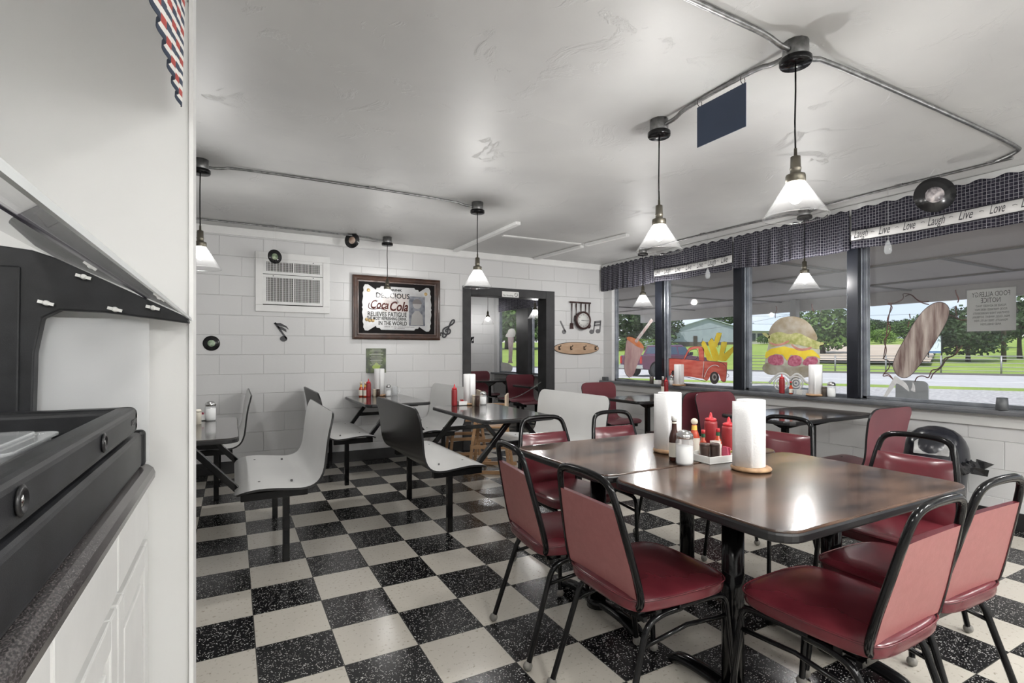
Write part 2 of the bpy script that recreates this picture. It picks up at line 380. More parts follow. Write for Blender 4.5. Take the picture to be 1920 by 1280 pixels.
# window wall: low wall, head, piers
PIL = [(5.84, 6.23), (4.83, 4.96), (3.665, 3.78), (2.50, 2.60), (1.31, 1.41), (.14, .24), (-1.03, -.93)]
m = MB(); m.bb((XW, -2.6, 0), (XW+.24, 9.85, .80)); m.bb((XW, -2.6, 2.22), (XW+.24, 9.85, CZ)); m.bb((XW, 5.84, .8), (XW+.07, 6.23, 2.22))
m.bb((XW, -2.6, .8), (XW+.24, -2.2, 2.22)); m.bb((XW, 9.50, .8), (XW+.07, 9.85, 2.22))
struct(m.build('wall_right', M_blockw))
m = MB(); m.bb((-2.1, -2.8, 0), (-1.9, 9.85, CZ)); struct(m.build('wall_left', M_blockw))
m = MB(); m.bb((-1.9, -2.8, 0), (XW+.24, -2.6, CZ)); struct(m.build('wall_front', M_blockb))
m = MB(); m.bb((-1.9, 1.83, 0), (-.109, 1.95, CZ)); struct(m.build('wall_partition', M_wallplain, bevel=.002))
m = MB(); m.bb((-1.9, 9.65, 0), (XW, 9.85, CZ)); struct(m.build('wall_far', M_blockb))
m = MB(); m.bb((1.2, 6.23, 0), (1.35, 9.65, CZ)); struct(m.build('wall_side_room', M_blockw))
m = MB(); m.bb((-.115, 1.822, 0), (-.104, 1.958, CZ)); struct(m.build('trim_1', M_paint))
# apron board and ledge below the windows
m = MB(); m.bb((XW-.03, -2.6, .71), (XW, 6.03, .80)); struct(m.build('trim_2', M_wallplain, bevel=.003))
m = MB(); m.bb((XW-.11, -2.6, .80), (XW+.2, 6.0, .84)); struct(m.build('trim_3', mat('dark_ledge', (.10, .105, .115), .2, var=(.14, .145, .155)), bevel=.012))
m = MB(); m.bb((XW-.11, 6.3, .80), (XW+.2, 9.6, .84)); struct(m.build('trim_4', MATS['dark_ledge'], bevel=.012))
m = MB(); m.bb((XW-.04, -2.6, 2.44), (XW, 6.03, CZ)); struct(m.build('trim_5', M_paint))
m = MB(); m.bb((-1.9, YB-.02, 2.45), (XW-.04, YB, CZ)); struct(m.build('trim_6', M_paint, bevel=.004))
BH = .125
for nm, a, b in (('baseboard_back', (-1.9, YB-.012, 0), (2.56, YB, BH)), ('baseboard_back.001', (3.94, YB-.012, 0), (XW, YB, BH)), ('baseboard_right', (XW-.012, -2.6, 0), (XW, YB-.012, BH)),
                 ('baseboard_right.001', (XW-.012, 6.23, 0), (XW, 9.65, BH)), ('baseboard_far', (1.35, 9.638, 0), (XW-.012, 9.65, BH))):
    m = MB(); m.bb(a, b); struct(m.build(nm, M_blackm, bevel=.003))
# windows
def window(n, y0, y1, z0=.84, z1=2.22):
    r = bpy.data.objects.new('window_%d' % n, None); COL.objects.link(r); struct(r)
    X = XW+.05; f = .035
    m = MB(); m.bb((X, y0, z0), (X+.05, y1, z0+.025)); m.bb((X, y0, z1-f), (X+.05, y1, z1)); m.bb((X, y0, z0), (X+.05, y0+f, z1)); m.bb((X, y1-f, z0), (X+.05, y1, z1))
    m.build('window_frame', M_alu, r, bevel=.003)
    m = MB(); m.bb((X+.022, y0+f, z0+.02), (X+.028, y1-f, z1-f)); m.build('window_pane', G_win, r)
    return r
k = 1
ys = [(4.96, 5.84), (3.78, 4.83), (2.60, 3.665), (1.41, 2.50), (.24, 1.31), (-.93, .14), (-2.2, -1.03)]
for a, b in ys: window(k, a, b); k += 1
for a, b in [(8.66, 9.50), (7.1, 8.2)]: window(k, a, b); k += 1
# dark mullion posts between the panes
k = 7
for a, b in PIL[1:]+[(8.2, 8.66), (6.23, 7.1)]:
    m = MB(); m.bb((XW-.02, a+.004, .841), (XW+.09 if a < 5 else XW+.08, b-.004, 2.22)); m.cur = 1; m.bb((XW+.02, a-.004, .842), (XW+.045, a+.004, 2.2)) if a < 5 else None
    struct(m.build('trim_%d' % k, [M_darkbeam if a < 5 else M_doorfr, M_alu], bevel=.003)); k += 1
# doorway casing and lining
m = MB()
for s in ((2.56, 2.67), (3.80, 3.94)): m.bb((s[0], YB-.02, 0), (s[1], YB, 2.09))
m.bb((2.67, YB-.02, 1.98), (3.80, YB, 2.09)); m.bb((2.62, YB, 0), (2.67, YB+.2, 1.98)); m.bb((3.80, YB, 0), (3.88, YB+.2, 1.98)); m.bb((2.62, YB, 1.98), (3.88, YB+.2, 2.0))
struct(m.build('trim_20', M_doorfr, bevel=.004))
# dark door frame on the far wall of the side room
r = bpy.data.objects.new('door_1', None); COL.objects.link(r); struct(r)
m = MB(); m.bb((3.15, 9.63, 0), (3.95, 9.648, 2.05)); m.build('door_panel', M_paint, r)
m = MB(); m.bb((3.95, 9.61, 0), (4.05, 9.65, 2.13)); m.bb((3.05, 9.61, 0), (3.15, 9.65, 2.13)); m.bb((3.15, 9.61, 2.05), (3.95, 9.65, 2.13)); m.build('door_frame', M_black, r)
# flat batten strips on the ceiling
def strip(n, a, b, w_=.055, h_=.03):
    m = MB(); m.bar((a[0], a[1], CZ-h_/2), (b[0], b[1], CZ-h_/2), w_, h_); struct(m.build('trim_%d' % n, M_paint, bevel=.003))
strip(21, (2.45, 6.0), (2.47, 4.42)); strip(22, (3.62, 6.0), (3.68, 5.02)); strip(23, (3.68, 4.93), (3.76, 4.3)); strip(24, (2.60, 5.01), (3.62, 4.97), .05, .012)

# ---------------- pendants and conduit ----------------
def make_pendant():
    t = T('pendant_lamp', '', 'pendant lamp', (0, 0, CZ))
    part('junction_box', M_galv, t, lambda m: m.lathe([(.048, -.068), (.05, -.064), (.05, 0)], n=12))
    part('ceiling_cap', M_black, t, lambda m: m.lathe([(.0, -.094), (.058, -.094), (.062, -.088), (.062, -.07), (.058, -.066), (0, -.066)], n=24))
    part('cord', M_black, t, lambda m: m.tube([(0, 0, -.09), (.002, .001, -.2), (-.001, .002, -.33), (0, 0, -.46)], .0038, 6))
    part('socket', M_brass, t, lambda m: m.lathe([(.006, -.44), (.007, -.47), (.019, -.475), (.02, -.52), (.022, -.522), (.022, -.526), (.02, -.53), (.02, -.545), (.036, -.55), (.038, -.556), (.038, -.58), (.034, -.585)], n=20))
    sh = part('lamp_shade', G_shade, t, lambda m: m.lathe([(.034, -.578), (.038, -.585), (.1235, -.722), (.126, -.728), (.1225, -.7235), (.036, -.588)], n=36, cap=False))
    mb_ = bpy.data.materials.new('glowing_bulb'); mb_.use_nodes = True; tt = mb_.node_tree; tt.nodes.clear()
    o = N(tt, 'ShaderNodeOutputMaterial'); e = N(tt, 'ShaderNodeEmission'); tr = N(tt, 'ShaderNodeBsdfTransparent'); ad = N(tt, 'ShaderNodeAddShader')
    e.inputs[0].default_value = (1, .98, .95, 1); e.inputs[1].default_value = 3.5
    tt.links.new(e.outputs[0], ad.inputs[0]); tt.links.new(tr.outputs[0], ad.inputs[1]); tt.links.new(ad.outputs[0], o.inputs[0])
    part('bulb', mb_, t, lambda m: m.lathe([(.014, -.58), (.018, -.59), (.030, -.612), (.033, -.63), (.028, -.652), (.012, -.668), (.0005, -.672)], n=18))
    li = bpy.data.lights.new('bulb_light', 'POINT'); li.energy = LAMP; li.shadow_soft_size = .03; li.color = (1, .985, .965)
    lo = bpy.data.objects.new('bulb_light', li); COL.objects.link(lo); lo.parent = t; lo.location = (0, 0, -.63)
    return t
LAMP = 23.0
P0 = make_pendant()
PD = [(2.06, 1.32, 'clear cone glass pendant lamp nearest the camera, above the front walnut table'),
      (2.08, 2.12, 'glass cone pendant just left of the hanging navy sheet, second of the front pair'),
      (1.85, 4.03, 'glass cone pendant hanging in front of the doorway corner, above the dark booth table'),
      (-.19, 4.02, 'glass cone pendant half cut off by the white partition edge'),
      (1.52, 5.72, 'small glass cone pendant overlapping the framed soda mirror'),
      (4.44, 4.80, 'glass cone pendant before the first window, over the painted milkshake'),
      (4.50, 2.80, 'glass cone pendant before the burger painting, hanging behind the nearest lamp'),
      (4.45, 9.20, 'distant pendant seen left in the doorway to the side room'),
      (4.40, 7.30, 'distant pendant seen at the right edge of the doorway')]
for i, (x, y, lb) in enumerate(PD):
    if i == 0: P0.location = (x, y, CZ); P0['label'] = lb; P0['group'] = 'glass cone pendants'
    else:
        q = dup(P0, (x, y, CZ), R(37*i), lb, 'glass cone pendants')
        if i in (4, 7):      # weaker bulbs by the mirror and by the far wall
            for ch in ALLKIDS(q):
                if ch.type == 'LIGHT': ch.data = ch.data.copy(); ch.data.energy = LAMP*.3
def conduit(lb, pts, r=.0095, straps=()):
    t = T('conduit', lb, 'conduit', pts[0], 0, 'ceiling conduits'); o = Vector(pts[0])
    part('pipe', M_galv, t, lambda m: m.tube([p-o for p in smooth(pts, 2)], r, 8))
    for s_ in straps:
        part('strap', M_galv, t, lambda m: m.box(Vector(s_)-o, (.05, .05, .012)))
    return t
zc = CZ-.012; zb = CZ-.04
conduit('thick conduit running left from the nearest pendant across the ceiling', [(-.3, 1.33, zc), (1.7, 1.33, zc), (1.88, 1.33, zc), (1.95, 1.32, zb), (2.01, 1.32, zb)], .012)
conduit('conduit running right from the nearest pendant to the window wall', [(2.11, 1.32, zb), (2.17, 1.32, zb), (2.26, 1.32, zc), (4.3, 1.30, zc), (4.40, 1.35, zc), (4.48, 1.48, zc)], .0115)
conduit('short conduit between the two front pendants, holding the navy sheet', [(2.06, 1.37, zb), (2.06, 1.43, zb), (2.07, 1.50, zc), (2.08, 1.94, zc), (2.08, 2.0, zb), (2.08, 2.07, zb)], .011)
conduit('conduit joining the partition pendant to the doorway-corner pendant', [(-.14, 4.03, zb), (-.08, 4.03, zb), (0, 4.04, zc), (1.64, 4.04, zc), (1.73, 4.03, zb), (1.80, 4.03, zb)], .009, [(.95, 4.04, CZ-.006)])
conduit('thin conduit along the block wall, ending at the pendant before the mirror', [(-1.6, 5.75, zc), (1.28, 5.75, zc), (1.38, 5.73, zb), (1.47, 5.72, zb)], .009, [(.36, 5.75, CZ-.006)])
conduit('long conduit above the window valances', [(4.50, 1.40, zc), (4.50, 1.55, zc), (4.50, 2.62, zc), (4.50, 2.75, zb)], .009, [(4.5, 2.05, CZ-.006), (4.5, 1.5, CZ-.006)])
conduit('conduit above the far valances between the two window pendants', [(4.50, 2.86, zb), (4.50, 3.0, zc), (4.46, 4.6, zc), (4.44, 4.75, zb)], .009, [(4.47, 3.9, CZ-.006)])
for x, y in ((2.06, -.5), (4.45, .4), (4.45, -1.4)):  # extra pendants added out of view to brighten the room
    dup(P0, (x, y, CZ), 0, 'added unseen glass cone pendant hanging behind the camera', 'glass cone pendants')
def fill_light(x, y, lb, mn, pw, rz=0):  # lamps added out of view as fill light
    t = T('added_fill_fixture', lb, 'fill light', (x, y, CZ), rz, 'added fill lights behind the camera')
    part('housing', M_tray, t, lambda m: m.bb((-.15, -.6, -.06), (.15, .6, 0)), bevel=.01)
    em = bpy.data.materials.get(mn)
    if not em:
        em = bpy.data.materials.new(mn); em.use_nodes = True; b = em.node_tree.nodes['Principled BSDF']; b.inputs['Emission Color'].default_value = (1, .99, .96, 1); b.inputs['Emission Strength'].default_value = pw
    part('diffuser', em, t, lambda m: m.bb((-.13, -.58, -.085), (.13, .58, -.06)), bevel=.01)
fill_light(-.8, -.5, 'added unseen fill light over the serving counter', 'counter_fill_glow', 38)  # unseen, added to brighten the counter side
for x in (.9, 2.4, 3.9): fill_light(x, -1.4, 'added unseen fill light on the ceiling behind the camera', 'room_fill_glow', 72)  # unseen, added for even light across the dining room
# navy sheet tied to the conduit
t = T('navy_sheet', 'plain navy blue sheet tied below the conduit between the two front pendants', 'sign', (2.07, 1.72, 2.5))
part('sheet', mat('navy_board', (.022, .038, .075), .5), t, lambda m: m.bb((-.002, -.157, -.222), (.002, .124, -.02)))
for y in (-.14, .11): part('cable_tie', M_black, t, lambda m: m.tube([(0+.016*math.cos(a), y, -.0+.02*math.sin(a)) for a in [i*PI/5 for i in range(10)]], .0015, 5, closed=True))

# ---------------- banquet chairs ----------------
def make_chair():
    t = T('banquet_chair', '', 'chair')
    # padded seat, local facing +y
    def seat(m):
        o = [(.0, .225), (.12, .222), (.185, .20), (.21, .15), (.208, .0), (.195, -.15), (.175, -.195), (.12, -.21), (0, -.212)]
        o = o+[(-x, y) for x, y in o[-2:0:-1]]
        lv = [(.0, .425, .93), (.0, .425, .985), (0, .432, 1.0), (0, .46, 1.01), (0, .468, .985), (0, .476, .90), (0, .483, .6), (0, .485, .0)]
        vs = []
        for _, z, k_ in lv:
            for x, y in o: vs.append((x*k_, y*k_, z))
        n = len(o); m.add(vs, [(i*n+j, i*n+(j+1) % n, (i+1)*n+(j+1) % n, (i+1)*n+j) for i in range(len(lv)-1) for j in range(n)], True)
        m.add([(x*.93, y*.93, .425) for x, y in o], [list(range(n))[::-1]])
    s_ = part('seat', M_redv, t, seat); md = s_.modifiers.new('sub', 'SUBSURF'); md.levels = 1; md.render_levels = 2
    o_ = [(.0, .227), (.12, .224), (.187, .202), (.212, .15), (.210, .0), (.197, -.15), (.177, -.197), (.12, -.212), (0, -.214)]
    o_ = o_+[(-x, y) for x, y in o_[-2:0:-1]]
    part('piping', M_redv, t, lambda m: m.tube(smooth([(x, y, .464) for x, y in o_], 2, True), .0028, 6, closed=True))
    def hoop():
        def P(x, z): return (x, -.175-.095*(z-.43)/.41, z)
        pts = [P(0, .425), P(.12, .425), P(.165, .432), P(.192, .462), P(.196, .52), P(.172, .68), P(.155, .78), P(.14, .822), P(.105, .84), P(.05, .845), P(0, .846)]
        pts = pts+[(-p[0], p[1], p[2]) for p in pts[-2:0:-1]]
        return smooth(pts, 2, True)
    H_ = hoop()
    part('back_frame', M_black, t, lambda m: m.tube(H_, .011, 8, closed=True, ry=.014, up=(0, 1, .2)))
    def panel(m, front):
        def P(x, z, d): yb = -.175-.095*(z-.43)/.41; return (x, yb+d, z)
        rows = []
        zs = [.468, .50, .55, .60, .65, .70, .738, .752]
        for z in zs:
            hw = .196-.026*(z-.50)/.18 if z > .5 else .19; hw = max(hw-.006, .1)
            r_ = []
            for i in range(9):
                x = hw*(-1+2*i/8); e = (1-(abs(x)/hw)**4)*(1 if zs[0] < z < zs[-1] else .1)
                r_.append(P(x, z, (.022*e+.008) if front else -.008))
            rows.append(r_)
        m.grid(rows, True, flip=not front)
        # closing rim
        if front:
            b_ = []
            lo = [Vector(p) for p in rows[0]]+[Vector(r_[-1]) for r_ in rows[1:]]+[Vector(p) for p in rows[-1][::-1][1:]]+[Vector(r_[0]) for r_ in rows[::-1][1:-1]]
            n = len(lo); sh = Vector((0, -.018, 0)); m.add(lo+[p+sh for p in lo], [(i, (i+1) % n, n+(i+1) % n, n+i) for i in range(n)])
    part('backrest', M_redv, t, lambda m: panel(m, True))
    part('backrest_cover', M_redback, t, lambda m: panel(m, False))['label'] = 'paler flat rear cover'
    # legs: each rises, bends and runs along under the seat
    for sx_ in (-1, 1):
        def fl(m):
            m.tube(smooth([(sx_*.205, .235, .018), (sx_*.188, .205, .34), (sx_*.185, .195, .405), (sx_*.183, .14, .414), (sx_*.18, -.02, .413)], 2), .011, 8, ry=.011)
        def rl(m):
            m.tube(smooth([(sx_*.20, -.265, .018), (sx_*.182, -.175, .30), (sx_*.178, -.15, .375), (sx_*.176, -.09, .40), (sx_*.176, .0, .402)], 2), .011, 8, ry=.011)
        a = part('leg', M_black, t, fl); b = part('leg', M_black, t, rl)
        part('foot_cap', M_rubber, a, lambda m: m.sphere((sx_*.205, .236, .019), .019, 10))
        part('foot_cap', M_rubber, b, lambda m: m.sphere((sx_*.20, -.266, .019), .019, 10))
        part('side_brace', M_black, t, lambda m: m.tube([(sx_*.188, .203, .335), (sx_*.184, .02, .345), (sx_*.182, -.172, .315)], .0075, 6))
    part('seat_frame', M_black, t, lambda m: (m.bar((-.18, .12, .415), (.18, .12, .415), .025, .016), m.bar((-.18, -.1, .412), (.18, -.1, .412), .025, .02), m.bar((-.18, -.155, .40), (.18, -.155, .40), .016, .016), m.bar((-.15, -.165, .408), (-.15, .13, .412), .02, .014), m.bar((.15, -.165, .408), (.15, .13, .412), .02, .014)))
    return t
ch0 = make_chair()
CH = [(1.30, 1.90, -97, 'red banquet chair at the left end of the far walnut table, back towards the booths'),
      (1.30, 1.40, -91, 'large red banquet chair in front at the left end of the near walnut table'),
      (1.67, 2.42, 180, 'red banquet chair behind the far walnut table, before the white bench back'),
      (2.22, 2.44, 178, 'red banquet chair behind the far walnut table, right one of the two'),
      (2.71, 1.95, 92, 'red banquet chair mostly hidden behind the front paper towel roll'),
      (2.60, 1.24, 90, 'red banquet chair at the right end of the near table, before the trash can'),
      (1.66, .93, 1, 'red banquet chair nearest the camera, big seat shown, on the near side of the table'),
      (2.12, .95, -2, 'red banquet chair at the far right of the frame, beside the nearest one')]
for i, (x, y, rz, lb) in enumerate(CH):
    if i == 0: ch0.location = (x, y, 0); ch0.rotation_euler = (0, 0, R(rz)); ch0['label'] = lb; ch0['group'] = 'banquet chairs around the walnut tables'
    else: dup(ch0, (x, y, 0), R(rz), lb, 'banquet chairs around the walnut tables')

# ---------------- walnut tables ----------------
def walnut_table(loc, sz, lb):
    t = T('dining_table', lb, 'table', (loc[0], loc[1], 0), 0, 'walnut laminate tables pushed together'); w_, d_ = sz
    o = rrect(w_, d_, .075, 6)
    part('tabletop', M_wood, t, lambda m: m.prism([(x, y, .717) for x, y in o], (0, 0, .033)), bevel=.004)
    e = rrect(w_+.008, d_+.008, .078, 6)
    part('edge_band', M_edge, t, lambda m: m.prism([(x, y, .714) for x, y in e], (0, 0, .031)), bevel=.008)
    for sx_ in (-1, 1):
        c = part('column', M_black, t, lambda m: m.lathe([(.038, .03), (.038, .70)], (sx_*.30, 0, 0), 24))
        part('top_plate', M_black, t, lambda m: (m.bar((sx_*.30, -.2, .708), (sx_*.30, .2, .708), .05, .012), m.bar((sx_*.30-.12, 0, .706), (sx_*.30+.12, 0, .706), .05, .012)))
        def base(m):
            m.lathe([(.055, .02), (.055, .045), (.045, .06)], (sx_*.30, 0, 0), 20)
            for s2 in (-1, 1): m.tube(smooth([(sx_*.30, 0, .04), (sx_*.30, s2*.15, .045), (sx_*.30, s2*.25, .03), (sx_*.30, s2*.275, .012)], 2), .02, 8, ry=.035, up=(0, 0, 1))
        part('base', M_black, t, base)
        for s2 in (-1, 1): part('glide', M_rubber, t, lambda m: m.lathe([(.016, 0), (.016, .012)], (sx_*.30, s2*.262, 0), 12))
walnut_table((1.865, 1.235), (1.11, .74), 'near walnut-look laminate table with rounded corners, in the right foreground')
walnut_table((1.855, 1.99), (1.13, .73), 'far walnut-look laminate table pushed against the back of the near one')

# ---------------- booths ----------------
PROF = [(.265, .425), (.245, .442), (.20, .456), (.13, .460), (.05, .452), (-.03, .442), (-.09, .438), (-.14, .447), (-.18, .475), (-.205, .53), (-.215, .60), (-.222, .68), (-.235, .77), (-.252, .84), (-.262, .875)]
def make_bench(name, L_, mf, mbk, cat):
    t = T(name, '', cat)
    P = smooth([(0, a, b) for a, b in PROF], 1); n = len(P)
    S = [0]
    for i in range(1, n): S.append(S[-1]+(P[i]-P[i-1]).length)
    def hw(s_):
        r_ = .085; d = min(s_, S[-1]-s_)
        h = L_/2-.02*math.sin(PI*min(1, s_/S[-1])) if L_ > .8 else L_/2-.035*math.sin(PI*min(1, s_/S[-1]))
        return h-(r_-math.sqrt(max(0, r_*r_-(r_-d)**2)) if d < r_ else 0)
    # refine rows near the ends
    rows = []
    ss = sorted(set([0, .006, .018, .035, .06]+[S[-1]-q for q in (0, .006, .018, .035, .06)]+[q for q in S if .08 < q < S[-1]-.08]))
    for q in ss:
        j = max(i for i in range(n) if S[i] <= q+1e-9); j = min(j, n-2); f = (q-S[j])/(S[j+1]-S[j]); p = P[j].lerp(P[j+1], f)
        tn = (P[j+1]-P[j]).normalized(); nm = Vector((0, tn.z, -tn.y)); nm = nm if True else nm
        rows.append((p, nm, hw(q)))
    th = .0065
    def side(m, sg):
        g = [[Vector((h*(-1+2*i/6), p.y, p.z))+nm*sg*th for i in range(7)] for p, nm, h in rows]
        m.grid(g, True, flip=sg > 0)
        return g
    def shell(m):
        m.cur = 0; g1 = side(m, 1); m.cur = 1; g2 = side(m, -1)
        m.cur = 2
        def loop(g): return g[0]+[r_[-1] for r_ in g[1:]]+g[-1][::-1][1:]+[r_[0] for r_ in g[::-1][1:-1]]
        a, b = loop(g1), loop(g2); k_ = len(a); m.add(a+b, [(i, (i+1) % k_, k_+(i+1) % k_, k_+i) for i in range(k_)])
    part('seat_shell', [mf, mbk, M_edge], t, shell)
    for sx_ in (-1, 1):
        lx = sx_*(L_/2-.10)
        part('leg', M_black, t, lambda m: m.bb((lx-.019, -.019, 0), (lx+.019, .019, .40)), bevel=.003)
        part('bracket', M_black, t, lambda m: m.bb((lx-.022, -.12, .385), (lx+.022, .24, .43)), bevel=.003)
    part('support_rail', M_black, t, lambda m: m.bb((-L_/2+.1, -.03, .395), (L_/2-.1, .03, .43)))
    for x in ([-.36, .36] if L_ > .8 else [-.13, .13]):
        for y in (.14, -.04):
            part('screw', M_screw, t, lambda m: m.lathe([(.007, .447), (.007, .468 if y > 0 else .459), (.003, .469 if y > 0 else .46)], (x, y, 0), 8))
    return t
wb = make_bench('booth_bench', 1.12, M_white, M_blklam, 'bench')
WB = [(.28, 3.80, 90, 'white contoured two-seat booth bench in front, facing left towards the partition'),
      (1.32, 3.80, -90, 'booth bench with glossy black back turned to the camera, white seat facing the doorway'),
      (2.49, 3.90, 90, 'white booth bench whose wide blank backrest stands just below the doorway'),
      (-.12, 5.42, 90, 'white booth bench by the block wall, seen edge-on right of the partition'),
      (.94, 5.44, -90, 'black-backed booth bench by the block wall, partly behind the front white bench'),
      (1.90, 5.44, 90, 'white booth bench by the block wall at the right of the condiment table'),
      (-.90, 3.80, -90, 'white booth bench hidden left behind the partition')]
for i, (x, y, rz, lb) in enumerate(WB[:6]):
    if i == 0: wb.location = (x, y, 0); wb.rotation_euler = (0, 0, R(rz)); wb['label'] = lb; wb['group'] = 'white booth benches'
    else: dup(wb, (x, y, 0), R(rz), lb, 'white booth benches')
rs = make_bench('booth_chair', .54, M_redlam, M_redlam, 'chair')
RS = [(3.95, 4.80, 180, 'maroon booth seat in the window corner below the hook board'),
      (3.88, 3.64, 0, 'dark maroon booth seat seen from behind, half hidden by the far towel roll'),
      (3.90, 3.02, 180, 'maroon booth seat facing the camera behind the ketchup bottles'),
      (3.86, 2.06, 0, 'maroon booth seat turned sideways at the right, left of the trash can'),
      (4.25, 9.0, 180, 'maroon booth seat farthest away, at the left in the doorway'),
      (4.25, 7.75, 0, 'maroon booth seat seen from behind through the doorway'),
      (4.20, 7.22, 180, 'large maroon booth seat facing us through the doorway')]
for i, (x, y, rz, lb) in enumerate(RS):
    if i == 0: rs.location = (x, y, 0); rs.rotation_euler = (0, 0, R(rz)); rs['label'] = lb; rs['group'] = 'maroon booth seats'
    else: dup(rs, (x, y, 0), R(rz), lb, 'maroon booth seats')
def booth_table(loc, w_, l_, lb, span=.34):
    t = T('booth_table', lb, 'table', (loc[0], loc[1], 0), 0, 'dark booth tables')
    o = rrect(w_, l_, .07, 6)
    part('tabletop', M_darkt, t, lambda m: m.prism([(x, y, .722) for x, y in o], (0, 0, .028)), bevel=.003)
    o2 = rrect(w_+.008, l_+.008, .073, 6)
    part('edge_band', M_edge, t, lambda m: m.prism([(x, y, .719) for x, y in o2], (0, 0, .027)), bevel=.006)
    for sy in (-1, 1):
        y = sy*(l_/2-.1)
        for sx_ in (-1, 1):
            part('strut', M_black, t, lambda m: m.bar((sx_*.06, y, .715), (sx_*span, y, .40), .036, .036, up=(0, 1, 0)), bevel=.003)
        part('cross_bar', M_black, t, lambda m: m.bar((-.2, y, .55), (.2, y, .55), .03, .036), bevel=.003)
        part('mounting_plate', M_black, t, lambda m: m.bar((-.2, y, .713), (.2, y, .713), .05, .012))
booth_table((-.29, 3.92), .64, 1.12, 'dark booth table cut off by the partition, with shaker and packets')
booth_table((1.905, 3.92), .62, 1.14, 'dark glossy booth table reflecting the windows, below the doorway')
booth_table((1.43, 5.45), .64, 1.10, 'dark booth table against the block wall below the green plaque', .3)
def window_table(loc, lb, L_=1.1):
    t = T('window_table', lb, 'table', (loc[0], loc[1], 0), 0, 'dark tables along the windows')
    o = rrect(L_, .62, .08, 6)
    part('tabletop', M_darkt, t, lambda m: m.prism([(x, y, .722) for x, y in o], (0, 0, .028)), bevel=.003)
    o2 = rrect(L_+.008, .628, .083, 6)
    part('edge_band', M_edge, t, lambda m: m.prism([(x, y, .719) for x, y in o2], (0, 0, .027)), bevel=.006)
    for x in (-.16, .2):
        part('leg', M_black, t, lambda m: (m.bb((x-.022, -.022, 0), (x+.022, .022, .70)), m.bb((x-.03, -.12, .0), (x+.03, .12, .012))), bevel=.003)
        part('bracket', M_black, t, lambda m: m.prism([(x-.02, -.24, .715), (x-.02, .24, .715), (x-.02, .03, .64), (x-.02, -.03, .64)], (.04, 0, 0)))
window_table((4.13, 4.22), 'dark window table between the corner seat and the painted red truck', 1.12)
window_table((4.02, 2.56), 'dark window table behind the front towel roll, below the painted burger', 1.12)
window_table((4.25, 8.38), 'dark window table farthest away in the doorway', 1.0)
window_table((4.27, 6.66), 'dark window table in the side room just past the door jamb', 1.0)

# ---------------- table-top things ----------------
def towel_roll(loc, lb, h=.27, rz=0, hold=True):
    t = T('paper_towel_roll', lb, 'paper towels', loc, rz, 'paper towel rolls')
    z0 = .018
    if hold:
        part('holder_base', M_pine, t, lambda m: m.lathe([(.07, 0), (.078, .004), (.08, .009), (.077, .015), (.07, .018)], n=32))
        part('holder_rod', M_pine, t, lambda m: m.lathe([(.010, .018), (.010, h+.01)], n=10))
    def roll(m):
        m.lathe([(.020, z0), (.054, z0), (.056, z0+.002), (.056, z0+h-.002), (.054, z0+h), (.020, z0+h), (.020, z0)], n=40, cap=False)
    part('roll', M_paper, t, roll)
    def flap(m):
        pts = [(.0565*math.cos(a), .0565*math.sin(a)) for a in [R(150+10*i) for i in range(8)]]
        pts = [(-.0605, .045), (-.060, .028)]+[(-.058, .01)]+[(x*1.01, y*1.01) for x, y in pts[3:]]
        m.grid([[Vector((x, y, z)) for x, y in pts] for z in (z0, z0+h*.5, z0+h-.006)])
    part('loose_sheet', M_paper, t, flap, solid=.0012)
    return t
def squeeze(loc, lb, h=.20, r=.028):
    t = T('ketchup_bottle', lb, 'squeeze bottle', loc, 0, 'red ketchup squeeze bottles')
    part('bottle', M_ketch, t, lambda m: m.lathe([(r*.93, 0), (r, .006), (r, h*.68), (r*.95, h*.73), (r*.8, h*.755)], n=24))
    part('cap', M_redcap, t, lambda m: m.lathe([(r*.86, h*.75), (r*.86, h*.81), (r*.7, h*.83), (r*.3, h*.85), (r*.2, h*.95), (r*.12, h)], n=20))
    return t
def shaker_jar(loc, lb, s=1.0, fill=.62, mat_fill=None):
    t = T('sugar_shaker', lb, 'sugar shaker', loc, 0, 'sugar shakers')
    def body(m):
        n = 32; pr = [(.030, 0), (.0335, .004), (.034, .02), (.0345, .075), (.033, .09), (.030, .098), (.029, .105)]
        vs = []
        for r_, z in pr:
            for k_ in range(n):
                q = r_*(1-(.035 if (k_ % 2 and .01 < z < .09) else 0)); a = 2*PI*k_/n; vs.append((q*math.cos(a)*s, q*math.sin(a)*s, z*s))
        m.add(vs, [(i*n+k_, i*n+(k_+1) % n, (i+1)*n+(k_+1) % n, (i+1)*n+k_) for i in range(len(pr)-1) for k_ in range(n)], True); m.add([(0, 0, .001)]+[vs[k_] for k_ in range(n)], [(0, 1+(k_+1) % n, 1+k_) for k_ in range(n)])
    part('glass_body', G_jar, t, body)
    part('sugar', mat_fill or M_sugar, t, lambda m: m.lathe([(.0285*s, .004*s), (.031*s, .01*s), (.031*s, .105*fill*s), (.0, .108*fill*s)], n=20))
    part('lid', M_chrome, t, lambda m: m.lathe([(.031*s, .10*s), (.033*s, .102*s), (.033*s, .114*s), (.031*s, .12*s), (.02*s, .13*s), (.006*s, .134*s), (.0, .134*s)], n=24))
    return t
